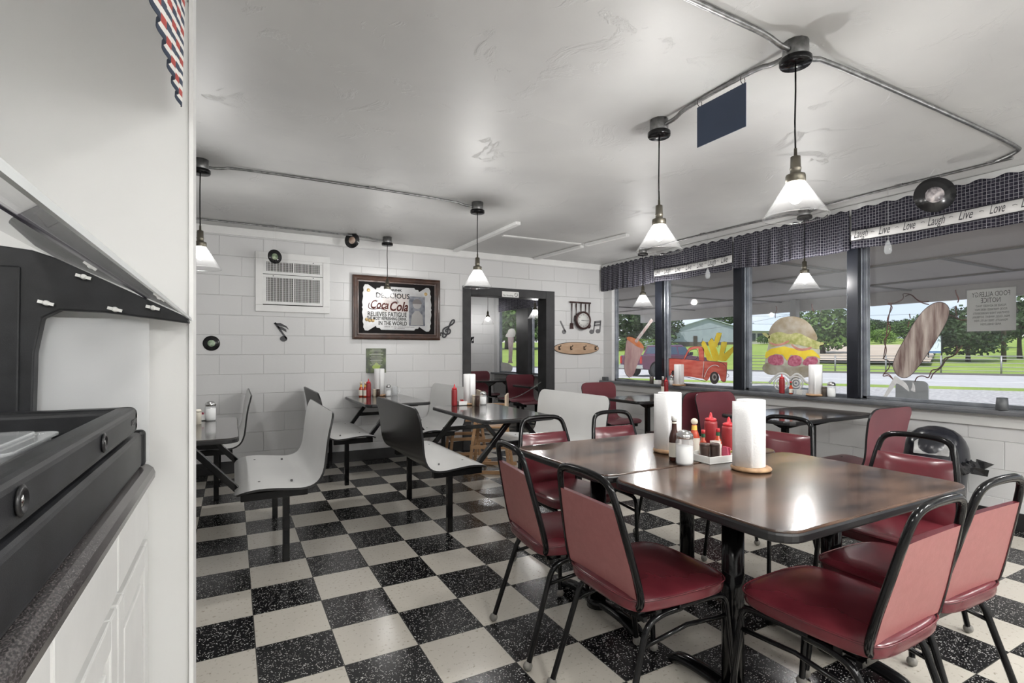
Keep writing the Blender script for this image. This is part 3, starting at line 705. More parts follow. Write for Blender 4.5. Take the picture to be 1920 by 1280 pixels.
def sauce(name, loc, lb, kind):
    t = T(name, lb, 'sauce bottle', loc, 0, 'sauce bottles')
    if kind == 'worc':
        pr = [(.021, 0), (.023, .004), (.023, .10), (.019, .12), (.012, .14), (.0105, .165), (.0105, .187)]
        part('bottle', M_sauce, t, lambda m: m.lathe(pr, n=20)); part('cap', M_tray, t, lambda m: m.lathe([(.0125, .181), (.0125, .200), (.011, .202)], n=16))
        part('label_band', M_label, t, lambda m: m.lathe([(.0236, .018), (.0236, .082)], n=20, cap=False)); part('neck_label', M_label, t, lambda m: m.lathe([(.0112, .168), (.0112, .176)], n=14, cap=False))
    elif kind == 'ball':
        pr = [(.022, 0), (.025, .004), (.025, .07), (.019, .095), (.012, .112), (.0115, .135)]
        part('bottle', M_redsauce, t, lambda m: m.lathe(pr, n=20)); part('stopper', mat('pale_wood_ball', (.62, .55, .44), .5), t, lambda m: m.sphere((0, 0, .150), .0165, 14))
        part('label_band', M_label, t, lambda m: m.lathe([(.0256, .012), (.0256, .072)], n=20, cap=False)); part('neck_label', M_yellow, t, lambda m: m.lathe([(.0135, .105), (.0125, .132)], n=14, cap=False))
    else:
        pr = [(.016, 0), (.0175, .003), (.0175, .055), (.014, .068), (.008, .078), (.0075, .108)]
        part('bottle', M_redsauce, t, lambda m: m.lathe(pr, n=18)); part('cap', M_redcap, t, lambda m: m.lathe([(.0092, .106), (.0092, .122)], n=14))
        part('label_band', M_label, t, lambda m: m.lathe([(.0181, .012), (.0181, .05)], n=18, cap=False)); part('neck_label', M_green, t, lambda m: m.lathe([(.0088, .088), (.0088, .105)], n=14, cap=False))
    return t
def small_shaker(loc, lb, mt=None, h=.075, r=.021):
    t = T('pepper_shaker', lb, 'shaker', loc, 0, 'small plastic shakers')
    part('body', mt or M_brownp, t, lambda m: m.lathe([(r, 0), (r, h*.8), (r*.98, h*.84)], n=20)); part('cap', mt or M_brownp, t, lambda m: m.lathe([(r*1.02, h*.83), (r*1.02, h*.93), (r*.9, h), (0, h)], n=20))
    return t
TZ = .751
towel_roll((1.905, 1.415, TZ), 'tall front paper towel roll on a round wooden base, on the near walnut table', .275, R(5))
towel_roll((1.895, 1.86, TZ), 'paper towel roll left of the condiments on the far walnut table', .275, R(5))
shaker_jar((1.745, 1.625, TZ), 'big fluted glass sugar shaker with chrome lid at the front of the condiment cluster', 1.12, .68)
sauce('sauce_bottle', (1.765, 1.705, TZ), 'dark slim sauce bottle with white cap beside the front sugar shaker', 'worc')
sauce('hot_sauce_bottle', (2.0, 1.80, TZ), 'sauce bottle with a round wooden ball stopper and yellow neck label', 'ball')
sauce('pepper_sauce_bottle', (1.93, 1.685, TZ+.007), 'small red-capped pepper sauce bottle standing left in the white tray', 'tab')
sauce('pepper_sauce_bottle', (2.03, 1.685, TZ+.007), 'small red-capped pepper sauce bottle between the two ketchup bottles', 'tab')
squeeze((2.21, 1.88, TZ), 'ketchup squeeze bottle on the walnut table, left and farther of the pair', .175, .033)
squeeze((2.15, 1.72, TZ), 'ketchup squeeze bottle on the walnut table, right one beside the front towel roll', .172, .033)
small_shaker((1.868, 1.622, TZ+.007), 'short dark brown shaker in the white tray, left one')
small_shaker((1.905, 1.598, TZ+.007), 'short dark brown shaker in the white tray, right one')
shaker_jar((2.20, 1.665, TZ), 'glass sugar shaker half hidden behind the front towel roll', .95, .5)
t = T('condiment_tray', 'shallow white plastic tray holding packets and shakers on the walnut tables', 'tray', (1.945, 1.628, TZ), R(-5))
def tray(m):
    w_, d_, h_ = .215, .15, .032
    m.bb((-w_/2, -d_/2, 0), (w_/2, d_/2, .006))
    for a, b in (((-w_/2, -d_/2, .006), (w_/2, -d_/2+.004, h_)), ((-w_/2, d_/2-.004, .006), (w_/2, d_/2, h_)), ((-w_/2, -d_/2+.004, .006), (-w_/2+.004, d_/2-.004, h_)), ((w_/2-.004, -d_/2+.004, .006), (w_/2, d_/2-.004, h_))): m.bb(a, b)
part('tray_body', M_tray, t, tray, bevel=.0015)
t = T('candle_jar', 'frosted jar standing behind the brown shakers in the tray', 'jar', (1.955, 1.637, TZ+.007))
part('jar_body', glass('frosted_jar', trans=.35, body=(.8, .78, .72), rough=.2), t, lambda m: m.lathe([(.024, 0), (.027, .004), (.027, .06), (.023, .068), (.024, .075)], n=22))
random.seed(4)
def packets(name, loc, lb, n, mt, cat='packets', up=True):
    for i in range(n):
        t_ = MB(); a = random.uniform(-.3, .3); rot = Matrix.Rotation(a, 3, 'Z') @ Matrix.Rotation(R(random.uniform(-18, 18)), 3, 'X')
        t_.box((i*.006-.003*n, random.uniform(-.003, .003), .024), (.002, .038, .045), rot)
        o = t_.build(name, mt, loc=loc); tag(o, lb, cat, 'matching '+lb.replace('packet ', 'packets ', 1)); 
packets('sweetener_packet', (1.99, 1.605, TZ+.010), 'pink sweetener packet lying in the white tray', 4, M_pink)
t = MB(); t.box((0, 0, .004), (.05, .04, .006), Matrix.Rotation(R(25), 3, 'Z')); tag(t.build('jelly_packet', mat('dark_yellow_packet', (.03, .03, .02), .4, var=(.6, .5, .05), vs=60), loc=(2.02, 1.575, TZ+.034)), 'dark packet with yellow print at the tray corner', 'packet')
# booth table below doorway
def at(u, Y): return wy(u, 700, Y).x
squeeze((at(852, 4.42), 4.42, TZ), 'ketchup squeeze bottle on the dark booth table below the doorway', .20, .027)
towel_roll((at(880, 4.46), 4.46, TZ), 'slim paper towel roll in a tan holder on the booth table below the doorway', .27, R(110))
shaker_jar((at(906, 4.40), 4.40, TZ), 'sugar shaker with a cork-like pourer on the booth table below the doorway', .95, .75)
small_shaker((at(895, 4.30), 4.30, TZ), 'brown plastic shaker beside the towel roll on the doorway booth table', None, .10, .02)
small_shaker((at(889, 4.34), 4.34, TZ), 'beige plastic shaker behind the brown one on the doorway booth table', M_beigep, .10, .02)
t = T('packet_caddy', 'white caddy of red packets between ketchup and towels on the doorway booth table', 'caddy', (at(867, 4.42), 4.43, TZ))
part('caddy_body', M_tray, t, lambda m: (m.bb((-.04, -.03, 0), (.04, .03, .004)), m.bb((-.04, -.03, 0), (.04, -.027, .04)), m.bb((-.04, .027, 0), (.04, .03, .04)), m.bb((-.04, -.027, 0), (-.037, .027, .04)), m.bb((.037, -.027, 0), (.04, .027, .04))))
packets('sugar_packet', (at(867, 4.42), 4.43, TZ+.006), 'red packet standing in the caddy on the doorway booth table', 4, M_redcap)
# back wall table
sauce('hot_sauce_bottle', (at(677, 5.86), 5.86, TZ), 'amber hot sauce bottle leftmost on the table below the green plaque', 'ball')
sauce('hot_sauce_bottle', (at(685, 5.82), 5.82, TZ), 'yellow-labelled hot sauce bottle beside the ketchup on the plaque table', 'ball')
squeeze((at(691, 5.80), 5.80, TZ), 'ketchup squeeze bottle on the block-wall table below the plaque', .20, .027)
towel_roll((at(711, 5.86), 5.86, TZ), 'paper towel roll on the block-wall table in front of the green plaque', .29, R(120))
small_shaker((at(702, 5.76), 5.76, TZ), 'beige plastic shaker on the plaque table', M_beigep, .085, .019)
small_shaker((at(709, 5.74), 5.74, TZ), 'dark brown shaker on the plaque table', None, .085, .019)
shaker_jar((at(728, 5.78), 5.78, TZ), 'sugar shaker with dark pour lid on the plaque table', .98, .6)
t = T('glass_mug', 'clear glass mug beside the sugar shaker on the plaque table', 'mug', (at(740, 5.86), 5.86, TZ))
part('mug_body', G_jar, t, lambda m: m.lathe([(.03, 0), (.034, .01), (.034, .10), (.032, .10), (.031, .012), (0, .01)], n=20))
part('handle', G_jar, t, lambda m: m.tube([(.033, 0, .085), (.058, 0, .08), (.062, 0, .05), (.052, 0, .025), (.033, 0, .02)], .005, 6))
# left booth table
shaker_jar((at(395, 4.30), 4.30, TZ), 'sugar shaker with chrome lid on the booth table beside the partition', 1.05, .8)
small_shaker((at(371, 4.12), 4.12, TZ), 'cream plastic shaker on the booth table beside the partition', mat('cream_plastic', (.72, .68, .58), .4), .10, .021)
t = T('packet_caddy', 'white packet caddy on the booth table beside the partition', 'caddy', (at(379, 4.34), 4.34, TZ))
part('caddy_body', M_tray, t, lambda m: (m.bb((-.035, -.03, 0), (.035, .03, .004)), m.bb((-.035, -.03, 0), (.035, -.027, .045)), m.bb((-.035, .027, 0), (.035, .03, .045)), m.bb((-.035, -.027, 0), (-.032, .027, .045)), m.bb((.032, -.027, 0), (.035, .027, .045))))
packets('sugar_packet', (at(379, 4.34), 4.34, TZ+.01), 'pink packet in the caddy beside the partition', 4, M_pink)
# window table and ledge
def ledge(u, dx=0): p = wx(u, 700, 4.75+dx); return (4.75+dx, p.y, .841)
sauce('hot_sauce_bottle', (wx(1243, 700, 4.58).x, wx(1243, 700, 4.58).y, TZ), 'slim sauce bottle on the window table under the first black post', 'worc')
squeeze((4.60, wx(1249, 700, 4.60).y, TZ), 'ketchup squeeze bottle on the window table before the painted red truck', .19, .026)
small_shaker(ledge(1222), 'grey-brown shaker on the ledge below the milkshake painting', mat('grey_brown_plastic', (.12, .10, .085), .4), .09, .026)
shaker_jar(ledge(1260), 'sugar shaker on the ledge by the hood of the painted truck', .95, .6)
towel_roll(ledge(1273, -.0), 'paper towel roll standing on the ledge before the painted truck', .24, R(90))
t = T('packet_caddy', 'white packet caddy on the ledge by the first black post', 'caddy', ledge(1233))
part('caddy_body', M_tray, t, lambda m: (m.bb((-.03, -.04, 0), (.03, .04, .05))), bevel=.004)
squeeze(ledge(1466), 'ketchup squeeze bottle on the ledge before the painted burger trailer', .19, .026)
sauce('pepper_sauce_bottle', ledge(1483), 'small pepper sauce bottle on the ledge below the burger', 'tab')
t = T('packet_caddy', 'wide glass packet caddy on the ledge below the burger', 'caddy', ledge(1503))
part('caddy_body', G_jar, t, lambda m: (m.bb((-.03, -.06, 0), (.03, .06, .006)), m.bb((-.03, -.06, .006), (-.026, .06, .05)), m.bb((.026, -.06, .006), (.03, .06, .05)), m.bb((-.026, -.06, .006), (.026, -.056, .05)), m.bb((-.026, .056, .006), (.026, .06, .05))))
packets('sugar_packet', ledge(1500), 'pale packet in the glass caddy below the burger', 5, M_label)
towel_roll(ledge(1529, .0), 'grey-shaded paper towel roll on the ledge at the right of the burger', .27, R(60))
small_shaker(ledge(1546), 'dark shaker on the ledge by the second black post', MATS['grey_brown_plastic'], .09, .02)
shaker_jar(ledge(1559), 'glass shaker with chrome lid on the ledge by the burger window post', 1.02, .75)
def cup(u, lb, s=1.0):
    p = ledge(u, -.03); m = MB(); m.lathe([(.032*s, 0), (.036*s, .004), (.030*s, .085*s), (.027*s, .085*s), (.03*s, .01), (0, .008)], n=24); o = m.build('plastic_cup', mat('dark_grey_plastic', (.07, .075, .08), .45), loc=p); tag(o, lb, 'cup')
cup(1879, 'upturned dark grey plastic cup on the ledge at the far right')
m = MB(); m.bb((-.03, -.04, 0), (.03, .04, .05)); tag(m.build('napkin_box', MATS['dark_grey_plastic'], bevel=.006, loc=(4.74, 5.90, .841)), 'small dark box in the ledge corner by the block wall', 'box')

# ---------------- wooden high chairs ----------------
def make_high():
    t = T('high_chair', '', 'high chair')
    for sx_ in (-1, 1):
        for sy in (-1, 1):
            part('leg', M_oak, t, lambda m: m.bar((sx_*.22, sy*.21, 0.0), (sx_*.16, sy*.13, .66), .032, .03), bevel=.003)
        part('floor_rail', M_oak, t, lambda m: m.bar((sx_*.225, -.26, .018), (sx_*.225, .26, .018), .03, .034), bevel=.003)
        part('arm_rail', M_oak, t, lambda m: m.bar((sx_*.165, -.15, .67), (sx_*.165, .15, .67), .035, .03), bevel=.003)
        part('side_rail', M_oak, t, lambda m: m.bar((sx_*.20, -.17, .27), (sx_*.20, .17, .27), .022, .035), bevel=.003)
    part('seat', M_oak, t, lambda m: m.bb((-.17, -.15, .46), (.17, .15, .478)), bevel=.003)
    part('backrest', mat('pale_oak_panel', (.55, .44, .32), .45), t, lambda m: m.bb((-.165, -.175, .55), (.165, -.155, .80)), bevel=.004)
    part('front_rail', M_oak, t, lambda m: (m.bb((-.16, .135, .655), (.16, .155, .70)), m.bb((-.2, .18, .25), (.2, .2, .29)), m.bb((-.2, -.2, .25), (.2, -.18, .29))), bevel=.003)
    return t
hc = make_high(); hc.location = (2.42, 4.92, 0); hc.rotation_euler = (0, 0, R(58)); hc['label'] = 'honey oak high chair standing behind the booth table below the doorway'; hc['group'] = 'wooden high chairs'
dup(hc, (2.38, 5.52, 0), R(75), 'second honey oak high chair closer to the block wall', 'wooden high chairs')

# ---------------- wall things ----------------
def grille():
    t = T('wall_vent', 'white louvred return-air grille high on the block wall', 'vent', (.58, YB, 1.99))
    part('frame', M_paint, t, lambda m: [m.bb(a, b) for a, b in (((-.37, -.022, .245), (.37, 0, .315)), ((-.37, -.022, -.315), (.37, 0, -.245)), ((-.37, -.022, -.245), (-.30, 0, .245)), ((.30, -.022, -.245), (.37, 0, .245)))], bevel=.004)
    part('backing', mat('vent_dark', (.03, .028, .025), .9), t, lambda m: m.bb((-.30, -.004, -.245), (.30, 0, .245)))
    for z0, z1 in ((.095, .235), (-.225, .07)):
        f = part('register', M_paint, t, lambda m: [m.bb(a, b) for a, b in (((-.30, -.016, z1-.02), (.30, -.004, z1+.01)), ((-.30, -.016, z0-.01), (.30, -.004, z0+.02)), ((-.30, -.016, z0+.02), (-.265, -.004, z1-.02)), ((.265, -.016, z0+.02), (.30, -.004, z1-.02)), ((-.008, -.016, z0+.02), (.008, -.004, z1-.02)))], bevel=.002)
        part('louvres', M_paint, f, lambda m: ([m.bb((x-.0028, -.014, z0+.02), (x+.0028, -.006, z1-.02)) for x in [-.255+.0145*i for i in range(36)] if abs(x) > .012], [m.bb((-.265, -.0095, z), (.265, -.0075, z+.0015)) for z in [z0+.03+.02*i for i in range(int((z1-z0-.05)/.02)+1)]]))
        for x in (-.2, .2): part('screw', M_screw, f, lambda m: m.lathe([(.006, 0), (.006, .018)], (x, 0, z1-.004), 8, M=Matrix.Rotation(R(90), 3, 'X')))
grille()
def record(name, lb, c, r, axis_m, lab, group=None, string=None):
    t = T(name, lb, 'record', c, 0, group)
    part('disc', mat('black_vinyl', (.012, .012, .013), .22), t, lambda m: m.lathe([(.0, -.0012), (r, -.0012), (r, .0012), (.0, .0012)], n=40, M=axis_m))
    part('label_disc', lab, t, lambda m: (m.lathe([(r*.08, -.0016), (r*.45, -.0016), (r*.45, .0016), (r*.08, .0016)], n=24, M=axis_m)))
    if string: part('string', mat('pale_string', (.5, .5, .5), .6), t, lambda m: [m.tube([axis_m @ Vector((dx*.3, r*.97, 0)), Vector((dx*.05, 0, string))], .0008, 4) for dx in (-r, r)])
AX = Matrix.Rotation(R(90), 3, 'X')
record('vinyl_record', 'small vinyl record with green label fixed to the block wall at the left', (-.188, YB-.004, 1.335), .076, AX, mat('green_paper', (.16, .28, .16), .5, var=(.5, .55, .45), vs=50))
Rt = lambda a: Matrix.Rotation(R(a), 3, 'Z') @ AX
record('hanging_record', 'small green picture disc hanging over the wall vent', (.377, 5.74, 2.215), .072, Rt(22), mat('green_picture', (.06, .12, .06), .3, var=(.45, .5, .35), vs=25), 'hanging records', .30)
record('hanging_record', 'dark disc with tan picture hanging left of the framed mirror', (1.14, 5.74, 2.46), .085, Rt(-38), mat('tan_picture', (.35, .2, .14), .3, var=(.6, .5, .42), vs=12), 'hanging records', .06)
record('hanging_record', 'black record with picture label hanging before the lettered valance at the right', (4.32, 1.755, 2.345), .122, Rt(-52), mat('grey_picture', (.10, .09, .10), .3, var=(.6, .55, .55), vs=30), 'hanging records', .18)
def drop(u, v, X, lb):
    p = wx(u, v, X); t = T('glass_ornament', lb, 'ornament', p)
    part('ornament_body', G_jar, t, lambda m: m.lathe([(.004, .05), (.012, .035), (.022, 0), (.026, -.03), (.018, -.055), (.0, -.06)], n=16))
    part('string', mat('pale_string', (.5, .5, .5), .6), t, lambda m: m.tube([(0, 0, .05), (0, 0, CZ-.02-p.z)], .0008, 4))
drop(1665, 462, 4.45, 'clear teardrop ornament hanging before the lettered valance at the right')
drop(1327, 512, 4.50, 'tiny clear ornament hanging before the far lettered valance')
# framed mirror
def mirror():
    cx, cz, w_, h_ = 1.725, 1.763, 1.05, .735
    t = T('framed_mirror', 'printed soda advertising mirror in a dark walnut frame on the block wall', 'mirror', (cx, YB, cz))
    fm = mat('walnut_frame', (.035, .018, .013), .3, var=(.07, .035, .024), vs=14)
    def fr(m):
        pr = [(0, 0), (.0, -.03), (.014, -.036), (.022, -.028), (.045, -.03), (.055, -.018), (.07, -.016), (.07, 0)]
        cs = [(-w_/2, -h_/2), (w_/2, -h_/2), (w_/2, h_/2), (-w_/2, h_/2)]
        vs = []
        for (x, z) in cs:
            for d, y in pr: vs.append((x-math.copysign(d, x), y, z-math.copysign(d, z)))
        n = len(pr); m.add(vs, [(i*n+j, i*n+(j+1) % n, ((i+1) % 4)*n+(j+1) % n, ((i+1) % 4)*n+j) for i in range(4) for j in range(n)])
    part('frame', fm, t, fr)
    part('backing', mat('black_mat', (.008, .007, .007), .7, spec=.1), t, lambda m: m.bb((-w_/2+.06, -.012, -h_/2+.06), (w_/2-.06, -.006, h_/2-.06)))
    # scalloped silvered plate
    a, b = .395, .255
    half = [(0, b), (.20, b), (.215, b-.02), (.25, b-.022), (.26, b-.045), (.30, b-.02), (.35, b+.012), (.385, b+.01), (.405, b-.025), (.40, b-.06), (.412, b-.09), (.405, b-.13), (.418, .06), (.41, .02), (.42, 0)]
    q = [(x, z) for x, z in half]+[(x, -z) for x, z in half[::-1][1:]]; q = q+[(-x, z) for x, z in q[::-1][1:-1]]
    part('silvered_plate', mat('silver_mirror', (.27, .27, .27), .34, metal=.3, var=(.34, .34, .34), vs=9), t, lambda m: m.prism([(x, -.0125, z) for x, z in q], (0, -.001, 0)))
    y = -.0142
    def fr_(x, z): return frame((x, y, z), (1, 0, 0), (0, 0, 1), (0, -1, 0))
    ink = mat('black_ink', (.006, .006, .006), .7, spec=.1); mar = mat('dark_maroon_ink', (.045, .010, .008), .6, spec=.1)
    part('lettering', ink, t, lambda m: [text_mb(m, b_, s_, fr_(x, z), maxw=mw, offset=.0012 if s_ > .03 else 0) for b_, s_, x, z, mw in (
        ('DRINK', .035, -.03, .215, .16), ('DELICIOUS', .085, -.06, .145, .40), ('RELIEVES FATIGUE', .075, -.125, -.075, .46), ('THE MOST REFRESHING DRINK', .05, -.13, -.125, .47), ('IN THE WORLD', .065, -.06, -.178, .34), ('DRINK AT ALL SODA FOUNTAINS', .016, .02, -.218, .36), ('5 CENTS', .014, .02, -.236, .12))])
    def script(m):
        text_mb(m, 'Coca', .14, fr_(-.225, .035), shear=.35, offset=.0035, maxw=.21, res=3); text_mb(m, 'Cola', .155, fr_(.005, .02), shear=.3, offset=.004, maxw=.22, res=3)
        m.tube(smooth([(-.335, y-.001, .055), (-.35, y-.001, -.005), (-.30, y-.001, -.02), (-.20, y-.001, -.003), (-.13, y-.001, -.03)], 3), .005, 6, ry=.002)
    part('logo_lettering', mar, t, script)
    # printed rays and the portrait panel
    part('printed_rays', mat('pale_brown_ink', (.35, .25, .2), .5), t, lambda m: [m.bb((x, -.0139, -.045), (x+.003, -.0134, .17)) for x in [-.17+.0125*i for i in range(27)] if x < .12])
    part('portrait_panel', mat('blue_grey_print', (.09, .10, .12), .6, spec=.1, var=(.22, .22, .24), vs=14), t, lambda m: m.bb((.135, -.0146, -.20), (.335, -.0138, .155)))
    pale = mat('pale_print', (.26, .255, .25), .6, spec=.1)
    part('portrait_figure', [pale, mat('dark_hair_print', (.10, .09, .09), .5)], t, lambda m: (m.prism([(.235+.055*math.cos(a_), -.0147, .06+.055*math.sin(a_)) for a_ in [i*PI/8 for i in range(16)]], (0, -.0006, 0)), m.prism([(.155, -.0147, -.19), (.315, -.0147, -.19), (.30, -.0147, -.07), (.26, -.0147, -.02), (.21, -.0147, -.02), (.17, -.0147, -.07)], (0, -.0006, 0)), setattr(m, 'cur', 1), m.prism([(.235+.06*math.cos(a_), -.0154, .065+.06*math.sin(a_)) for a_ in [i*PI/10 for i in range(11)]], (0, -.0006, 0))))
    part('gold_print', mat('dull_gold_print', (.40, .28, .12), .5), t, lambda m: [m.lathe([(.0, 0), (.022, 0), (.022, .0008), (0, .0008)], (x, -.0136, z), 7, M=AX) for x, z in ((-.345, .20), (.345, .19), (-.33, -.15), (-.365, -.14), (-.295, -.15))])
mirror()
# plaque
t = T('wall_plaque', 'small dark green printed plaque above the condiment table', 'plaque', (1.47, YB, 1.147))
part('board', mat('green_garden_print', (.05, .06, .05), .5, var=(.16, .20, .10), vs=14), t, lambda m: m.bb((-.113, -.014, -.142), (.113, 0, .142)), bevel=.002)
part('print_lines', mat('faded_white_ink', (.55, .55, .5), .6), t, lambda m: [m.bb((-wd, -.0152, z), (wd, -.014, z+.004)) for wd, z in ((.05, .125), (.07, .11), (.055, .085), (.08, .07), (.06, .05), (.075, .03), (.06, .015), (.07, 0), (.06, -.016), (.05, -.03), (.07, -.05))])
part('printed_plant', mat('lime_print', (.32, .42, .10), .5), t, lambda m: m.prism([(-.05, -.0146, -.07), (0, -.0146, -.02), (.05, -.0146, -.06), (.03, -.0146, -.10), (-.04, -.0146, -.09)], (0, -.0005, 0)))
# music notes
M_note = mat('dark_metal_note', (.03, .03, .035), .45); M_note2 = mat('grey_metal_note', (.14, .14, .145), .4)
def ell(cx, cz, a, b, rot=0, n=16): return [(cx+a*math.cos(t_)*math.cos(rot)-b*math.sin(t_)*math.sin(rot), 0, cz+a*math.cos(t_)*math.sin(rot)+b*math.sin(t_)*math.cos(rot)) for t_ in [2*PI*i/n for i in range(n)]]
def note(lb, c, mt, shapes):
    m = MB()
    for s_ in shapes:
        if s_[0] == 'e': m.prism(ell(*s_[1:]), (0, -.01, 0))
        elif s_[0] == 'p': m.prism([(x, 0, z) for x, z in s_[1]], (0, -.01, 0))
        else: m.tube([(x, -.006, z) for x, z in smooth2(s_[1])], s_[2], 8, ry=.006)
    o = m.build('music_note', mt, loc=c); tag(o, lb, 'wall decoration', 'metal music notes')
def smooth2(p): return [(q.x, q.z) for q in smooth([(a, 0, b) for a, b in p], 2)]
note('black eighth note on the block wall below the vent', (.46, YB, 1.48), M_note, [('e', .022, -.09, .036, .03), ('p', [(-.075, .075), (-.055, .085), (.058, -.085), (.045, -.095)]), ('p', [(-.075, .075), (-.01, .078), (.05, .045), (.075, .01), (.04, .035), (-.045, .055)]), ('p', [(-.045, .045), (0, .04), (.045, .01), (.05, -.02), (.02, .0), (-.03, .02)])])
note('black treble clef on the block wall right of the framed mirror', (2.35, YB, 1.555), M_note, [('t', [(-.08, -.105), (-.095, -.08), (-.07, -.065), (-.05, -.09), (-.06, -.12), (-.03, -.125), (0, -.09), (.02, .0), (.06, .09), (.10, .10), (.095, .06), (.04, .02), (-.04, -.01), (-.06, -.05), (-.03, -.09), (.03, -.08), (.05, -.04), (.02, -.01), (-.02, -.03), (-.01, -.06)], .010)])
note('thin grey note left of the utensil clock', (4.09, YB, 1.60), M_note2, [('e', .018, -.065, .032, .03), ('p', [(-.055, .085), (-.038, .09), (.045, -.055), (.03, -.07)])])
note('grey double note right of the utensil clock', (4.66, YB, 1.62), M_note2, [('e', -.07, -.075, .04, .032), ('e', .045, -.065, .04, .032), ('p', [(-.045, -.075), (-.03, -.075), (-.005, .075), (-.02, .075)]), ('p', [(.07, -.06), (.085, -.06), (.10, .085), (.085, .085)]), ('p', [(-.02, .08), (.10, .095), (.098, .06), (-.024, .045)]), ('p', [(-.028, .03), (.092, .045), (.09, .02), (-.032, .005)])])
m = MB(); m.prism(ell(-.04, -.05, .03, .025), (0, -.01, 0)); m.prism(ell(.04, -.04, .03, .025), (0, -.01, 0)); m.prism([(x, 0, z) for x, z in ((-.02, -.05), (-.01, -.05), (.01, .06), (.075, .07), (.06, -.04), (.05, -.04), (.062, .05), (0, .04))], (0, -.01, 0))
tag(m.build('music_note', M_note, loc=(4.28, 9.65, 1.50)), 'dark double note on the far wall seen through the doorway', 'wall decoration', 'metal music notes')
m = MB(); m.bb((-.06, -.02, -.14), (.06, 0, .14)); o = m.build('wall_mirror', M_chrome, bevel=.004, loc=(4.02+.14, 9.65, 1.55)); tag(o, 'narrow upright mirror on the far wall seen through the doorway', 'mirror')
# utensil clock
def clock():
    c = Vector((4.36, YB-.03, 1.79)); t = T('wall_clock', 'dark round clock hung with a rack of kitchen utensils on the block wall', 'clock', c)
    mt = mat('dark_bronze', (.045, .02, .018), .35, metal=.3)
    part('rack_bar', mt, t, lambda m: (m.tube([(-.17, 0, .165), (.19, 0, .165)], .013, 8),))
    r_ = .13; CK = -.028
    part('clock_rim', mt, t, lambda m: m.lathe([(0, -.022), (r_-.028, -.02), (r_-.026, .012), (r_-.012, .02), (r_, .012), (r_, -.025)], (.04, CK, -.09), 32, M=AX))
    part('clock_face', mat('clock_paper', (.62, .62, .60), .4), t, lambda m: m.lathe([(0, 0), (r_-.024, 0), (r_-.024, .006), (0, .006)], (.04, CK, -.09), 32, M=AX))
    part('clock_hands', M_note, t, lambda m: (m.bb((.03, CK-.012, -.094), (.12, CK-.009, -.089)), m.bb((-.0, CK-.012, -.093), (.04, CK-.009, -.087))))
    part('numerals', M_note, t, lambda m: [text_mb(m, str(h_), .026, frame((.04+.083*math.sin(h_*PI/6), CK-.0075, -.09+.083*math.cos(h_*PI/6)), (1, 0, 0), (0, 0, 1), (0, -1, 0))) for h_ in range(1, 13)])
    for i, x in enumerate((-.13, -.055, .03, .11, .175)):
        lb = -.16 if i in (0, 4) else -.05
        def ut(m):
            m.tube([(x, .002, .165), (x, .006, .14)], .006, 6); m.tube([(x, .008, .145), (x, .010, .02), (x+(.01 if i == 4 else 0), .012, lb)], [.009, .005, .006], 6)
            if i in (0, 1): m.prism([(x-.03, .018, lb-.05), (x+.03, .018, lb-.05), (x+.025, .018, lb+.03), (x-.025, .018, lb+.03)], (0, -.008, 0))
            else: m.prism([(x+p[0], .018, lb+p[2]) for p in ell(0, 0, .028, .04)], (0, -.008, 0))
        part('utensil', mt, t, ut)
clock()
t = T('hook_board', 'oval tan wooden board with four dark coat hooks on the block wall', 'coat rack', (4.32, YB, 1.302))
part('board', mat('tan_board', (.42, .28, .18), .45, var=(.50, .35, .24), vs=6, stretch=(1, 1, 5)), t, lambda m: m.prism([(.39*math.cos(a)*(1 if True else 1), 0, .085*math.sin(a)) for a in [2*PI*i/40 for i in range(40)]], (0, -.02, 0)), bevel=.006)
part('board_edge', M_edge, t, lambda m: m.prism([(.397*math.cos(a), 0, .091*math.sin(a)) for a in [2*PI*i/40 for i in range(40)]], (0, -.012, 0)))
for x in (-.31, -.11, .12, .32):
    part('hook', M_black, t, lambda m: (m.tube([(x, -.02, .02), (x, -.045, .02), (x, -.07, .03), (x-.005, -.075, .045)], .005, 6), m.tube([(x, -.02, 0), (x, -.05, -.02), (x, -.06, -.005)], .005, 6), m.box((x, -.022, .005), (.014, .006, .05))))
# no smoking sign
t = T('no_smoking_sign', 'small white no smoking sign on the black door casing', 'sign', (3.24, YB-.02, 2.012))
part('sign_plate', M_tray, t, lambda m: m.bb((-.125, -.003, -.037), (.125, 0, .037)))
part('lettering', M_note, t, lambda m: (text_mb(m, 'No Smoking', .032, frame((-.035, -.0035, -.015), (1, 0, 0), (0, 0, 1), (0, -1, 0)), maxw=.15)))
part('ban_symbol', M_note, t, lambda m: (m.tube([(.085+.024*math.cos(a), -.004, .024*math.sin(a)) for a in [2*PI*i/20 for i in range(20)]], .0028, 5, closed=True), m.bar((.068, -.004, .017), (.102, -.004, -.017), .005, .002)))
# chain
t = MB(); n = 46
for i in range(n):
    f = (i+.5)/n; x = 2.68+1.11*f; z = .80-.20*math.sin(PI*f)*(1)+(.03*(f)); x2 = .013
    rot = Matrix.Rotation(R(90*(i % 2)), 3, 'X') @ Matrix.Rotation(0, 3, 'Y'); sl = -.20*PI*math.cos(PI*f)/1.11+.03
    ry = Matrix.Rotation(-math.atan(sl), 3, 'Y')
    t.tube([ry @ (rot @ Vector((x2*1.25*math.cos(a), .006*math.sin(a), 0)))+Vector((x, YB+.10, z)) for a in [2*PI*k_/8 for k_ in range(8)]], .0022, 4, closed=True)
tag(t.build('chain', M_galv), 'sagging metal chain hung across the open doorway', 'chain')

